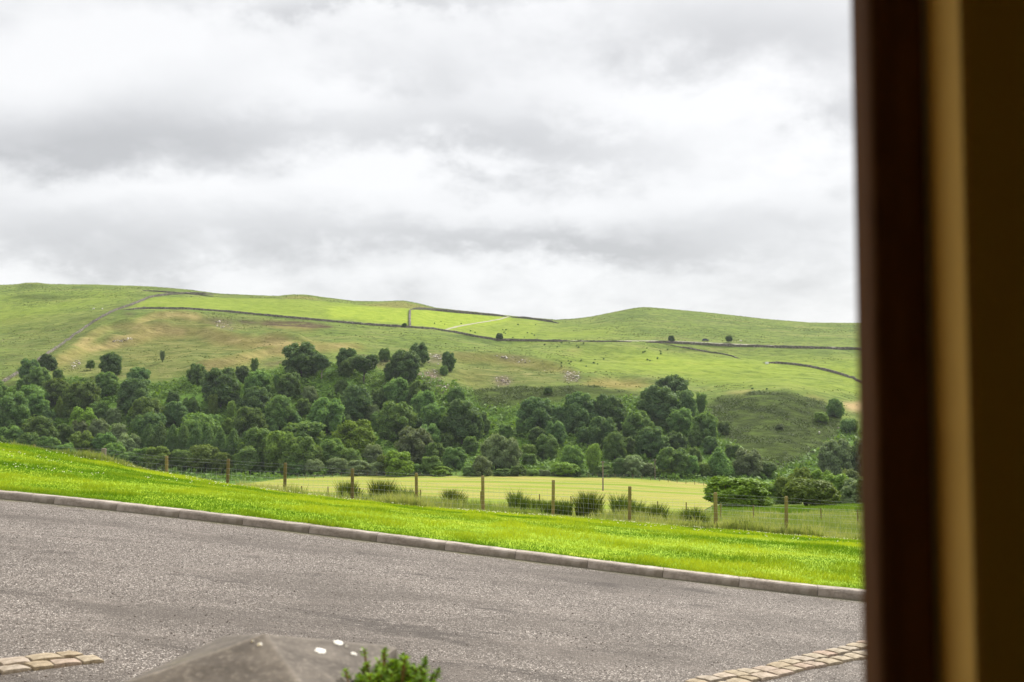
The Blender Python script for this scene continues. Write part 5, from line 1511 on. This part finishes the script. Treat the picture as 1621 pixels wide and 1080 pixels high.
# ------------------------------------------------------------------ sky and light
def haze_box():
    zmin = float(GV[:, 2].min()) - 1; ymax = float(GV[:, 1].max()) + 20; xm = float(np.abs(GV[:, 0]).max()) + 20; zmax = float(GV[:, 2].max()) + 14
    mb = MB(); mb.box((0, (ymax - 20) / 2, (zmin + zmax) / 2), (2 * xm, ymax + 20, zmax - zmin))
    m = bpy.data.materials.new('thin_haze'); m.use_nodes = True; nt = m.node_tree; nt.nodes.clear()
    out = nt.nodes.new('ShaderNodeOutputMaterial'); v = nt.nodes.new('ShaderNodeVolumePrincipled')
    v.inputs['Density'].default_value = HAZE; v.inputs['Color'].default_value = (.86, .92, 1, 1); v.inputs['Anisotropy'].default_value = .2
    nt.links.new(v.outputs[0], out.inputs['Volume'])
    tag(link('haze', mb.mesh('haze', m)), kind='stuff')
HAZE = .000055
haze_box()
SUN_EL, SUN_AZ = R(42), R(33)          # azimuth measured from straight ahead towards the right
world = bpy.data.worlds.new('World'); scene.world = world; world.use_nodes = True
nt = world.node_tree; bg = nt.nodes['Background']
sky = N(nt, 'ShaderNodeTexSky', sky_type='NISHITA'); sky.sun_disc = False; sky.sun_elevation = SUN_EL; sky.sun_rotation = SUN_AZ
tc = N(nt, 'ShaderNodeTexCoord'); sx = N(nt, 'ShaderNodeSeparateXYZ'); L(nt, tc.outputs['Generated'], sx.inputs[0])
zc = math_n(nt, 'MAXIMUM', sx.outputs[2], 0.0)
den = math_n(nt, 'ADD', zc, .42)
cm = N(nt, 'ShaderNodeCombineXYZ'); L(nt, math_n(nt, 'DIVIDE', sx.outputs[0], den), cm.inputs[0]); L(nt, math_n(nt, 'DIVIDE', sx.outputs[1], den), cm.inputs[1])
cm.inputs[2].default_value = 2.7
n1 = noise(nt, cm.outputs[0], 3.4, 10, .56, .1)
n2 = noise(nt, cm.outputs[0], 9.5, 9, .6, .1)
yc = math_n(nt, 'MAXIMUM', sx.outputs[1], .02)
u0 = math_n(nt, 'DIVIDE', sx.outputs[0], yc); v0 = math_n(nt, 'DIVIDE', sx.outputs[2], yc)
wob = math_n(nt, 'MULTIPLY_ADD', n2, .16, -.08); wob2 = math_n(nt, 'MULTIPLY_ADD', n1, .22, -.11)
uu = math_n(nt, 'ADD', u0, math_n(nt, 'ADD', wob, wob2)); vv = math_n(nt, 'ADD', v0, math_n(nt, 'MULTIPLY_ADD', wob, .5, math_n(nt, 'MULTIPLY', wob2, .35)))
# banks of darker (+) and brighter (-) cloud, by direction
CLOUDS = [(170, 222, 250, 46, .62), (800, 212, 190, 40, .48), (1150, 75, 240, 60, .50), (960, 392, 210, 26, .62), (700, 372, 260, 24, .30), (1290, 185, 100, 26, .45), (330, 372, 260, 34, .30), (60, 378, 130, 34, .25),
          (620, 0, 190, 14, .45), (1200, 350, 160, 24, .25), (470, 200, 120, 40, .15), (620, 120, 150, 30, .12), (200, 415, 250, 20, .2),
          (250, 45, 260, 60, -.5), (1020, 185, 200, 30, -.45), (560, 275, 150, 30, -.35), (880, 310, 260, 36, -.35), (30, 130, 130, 60, -.3), (500, 150, 120, 40, -.35), (1250, 270, 140, 45, -.35), (700, 30, 150, 50, -.15), (230, 300, 200, 24, -.30)]
acc = None
for (cx_, cy_, rx, ry, wgt) in CLOUDS:
    s0, t0 = px_dir(cx_, cy_)
    a = math_n(nt, 'MULTIPLY', math_n(nt, 'SUBTRACT', uu, float(s0)), FPX / rx); b_ = math_n(nt, 'MULTIPLY', math_n(nt, 'SUBTRACT', vv, float(t0)), FPX / ry)
    d2 = math_n(nt, 'MULTIPLY_ADD', a, a, math_n(nt, 'MULTIPLY', b_, b_))
    e = math_n(nt, 'MULTIPLY', math_n(nt, 'POWER', 2.71828, math_n(nt, 'MULTIPLY', d2, -.8)), wgt)
    acc = e if acc is None else math_n(nt, 'ADD', acc, e)
dark = math_n(nt, 'ADD', math_n(nt, 'MULTIPLY_ADD', n1, 1.3, -.30), math_n(nt, 'MULTIPLY_ADD', n2, .65, -.32))
dark = math_n(nt, 'ADD', dark, acc)
cl = ramp(nt, dark, [(0.0, (.83, .83, .833)), (.22, (.775, .776, .781)), (.42, (.695, .697, .703)), (.66, (.595, .597, .605)), (1.0, (.49, .492, .50))])
gain = math_n(nt, 'MULTIPLY_ADD', ramp(nt, zc, [(.36, 0.0), (.80, 1.0)]), 1.1, 1.0)
cloud = N(nt, 'ShaderNodeMix', data_type='RGBA', blend_type='MULTIPLY'); cloud.inputs[0].default_value = 1.0
L(nt, cl, cloud.inputs[6]); gc = N(nt, 'ShaderNodeCombineColor')
gs = math_n(nt, 'MULTIPLY', gain, 8.5)
for i in range(3): L(nt, gs, gc.inputs[i])
L(nt, gc.outputs[0], cloud.inputs[7])
fin = mix(nt, .94, sky.outputs[0], cloud.outputs[2])
L(nt, fin, bg.inputs['Color']); bg.inputs['Strength'].default_value = .1

sun = bpy.data.lights.new('sun', 'SUN'); sun.energy = 5.0; sun.angle = R(14); sun.color = (1.0, .95, .86)
so = bpy.data.objects.new('sun', sun); COL.objects.link(so)
dirv = Vector((math.sin(SUN_AZ) * math.cos(SUN_EL), math.cos(SUN_AZ) * math.cos(SUN_EL), math.sin(SUN_EL)))
so.rotation_euler = (-dirv).to_track_quat('-Z', 'Y').to_euler(); so.location = dirv * 50

vs = scene.view_settings
vs.view_transform = 'Standard'; vs.look = 'None'; vs.exposure = 0.50; vs.gamma = 1.0; vs.use_curve_mapping = False
cy = scene.cycles
cy.max_bounces = 6; cy.transparent_max_bounces = 4; cy.use_denoising = True
cy.sample_clamp_indirect = 8
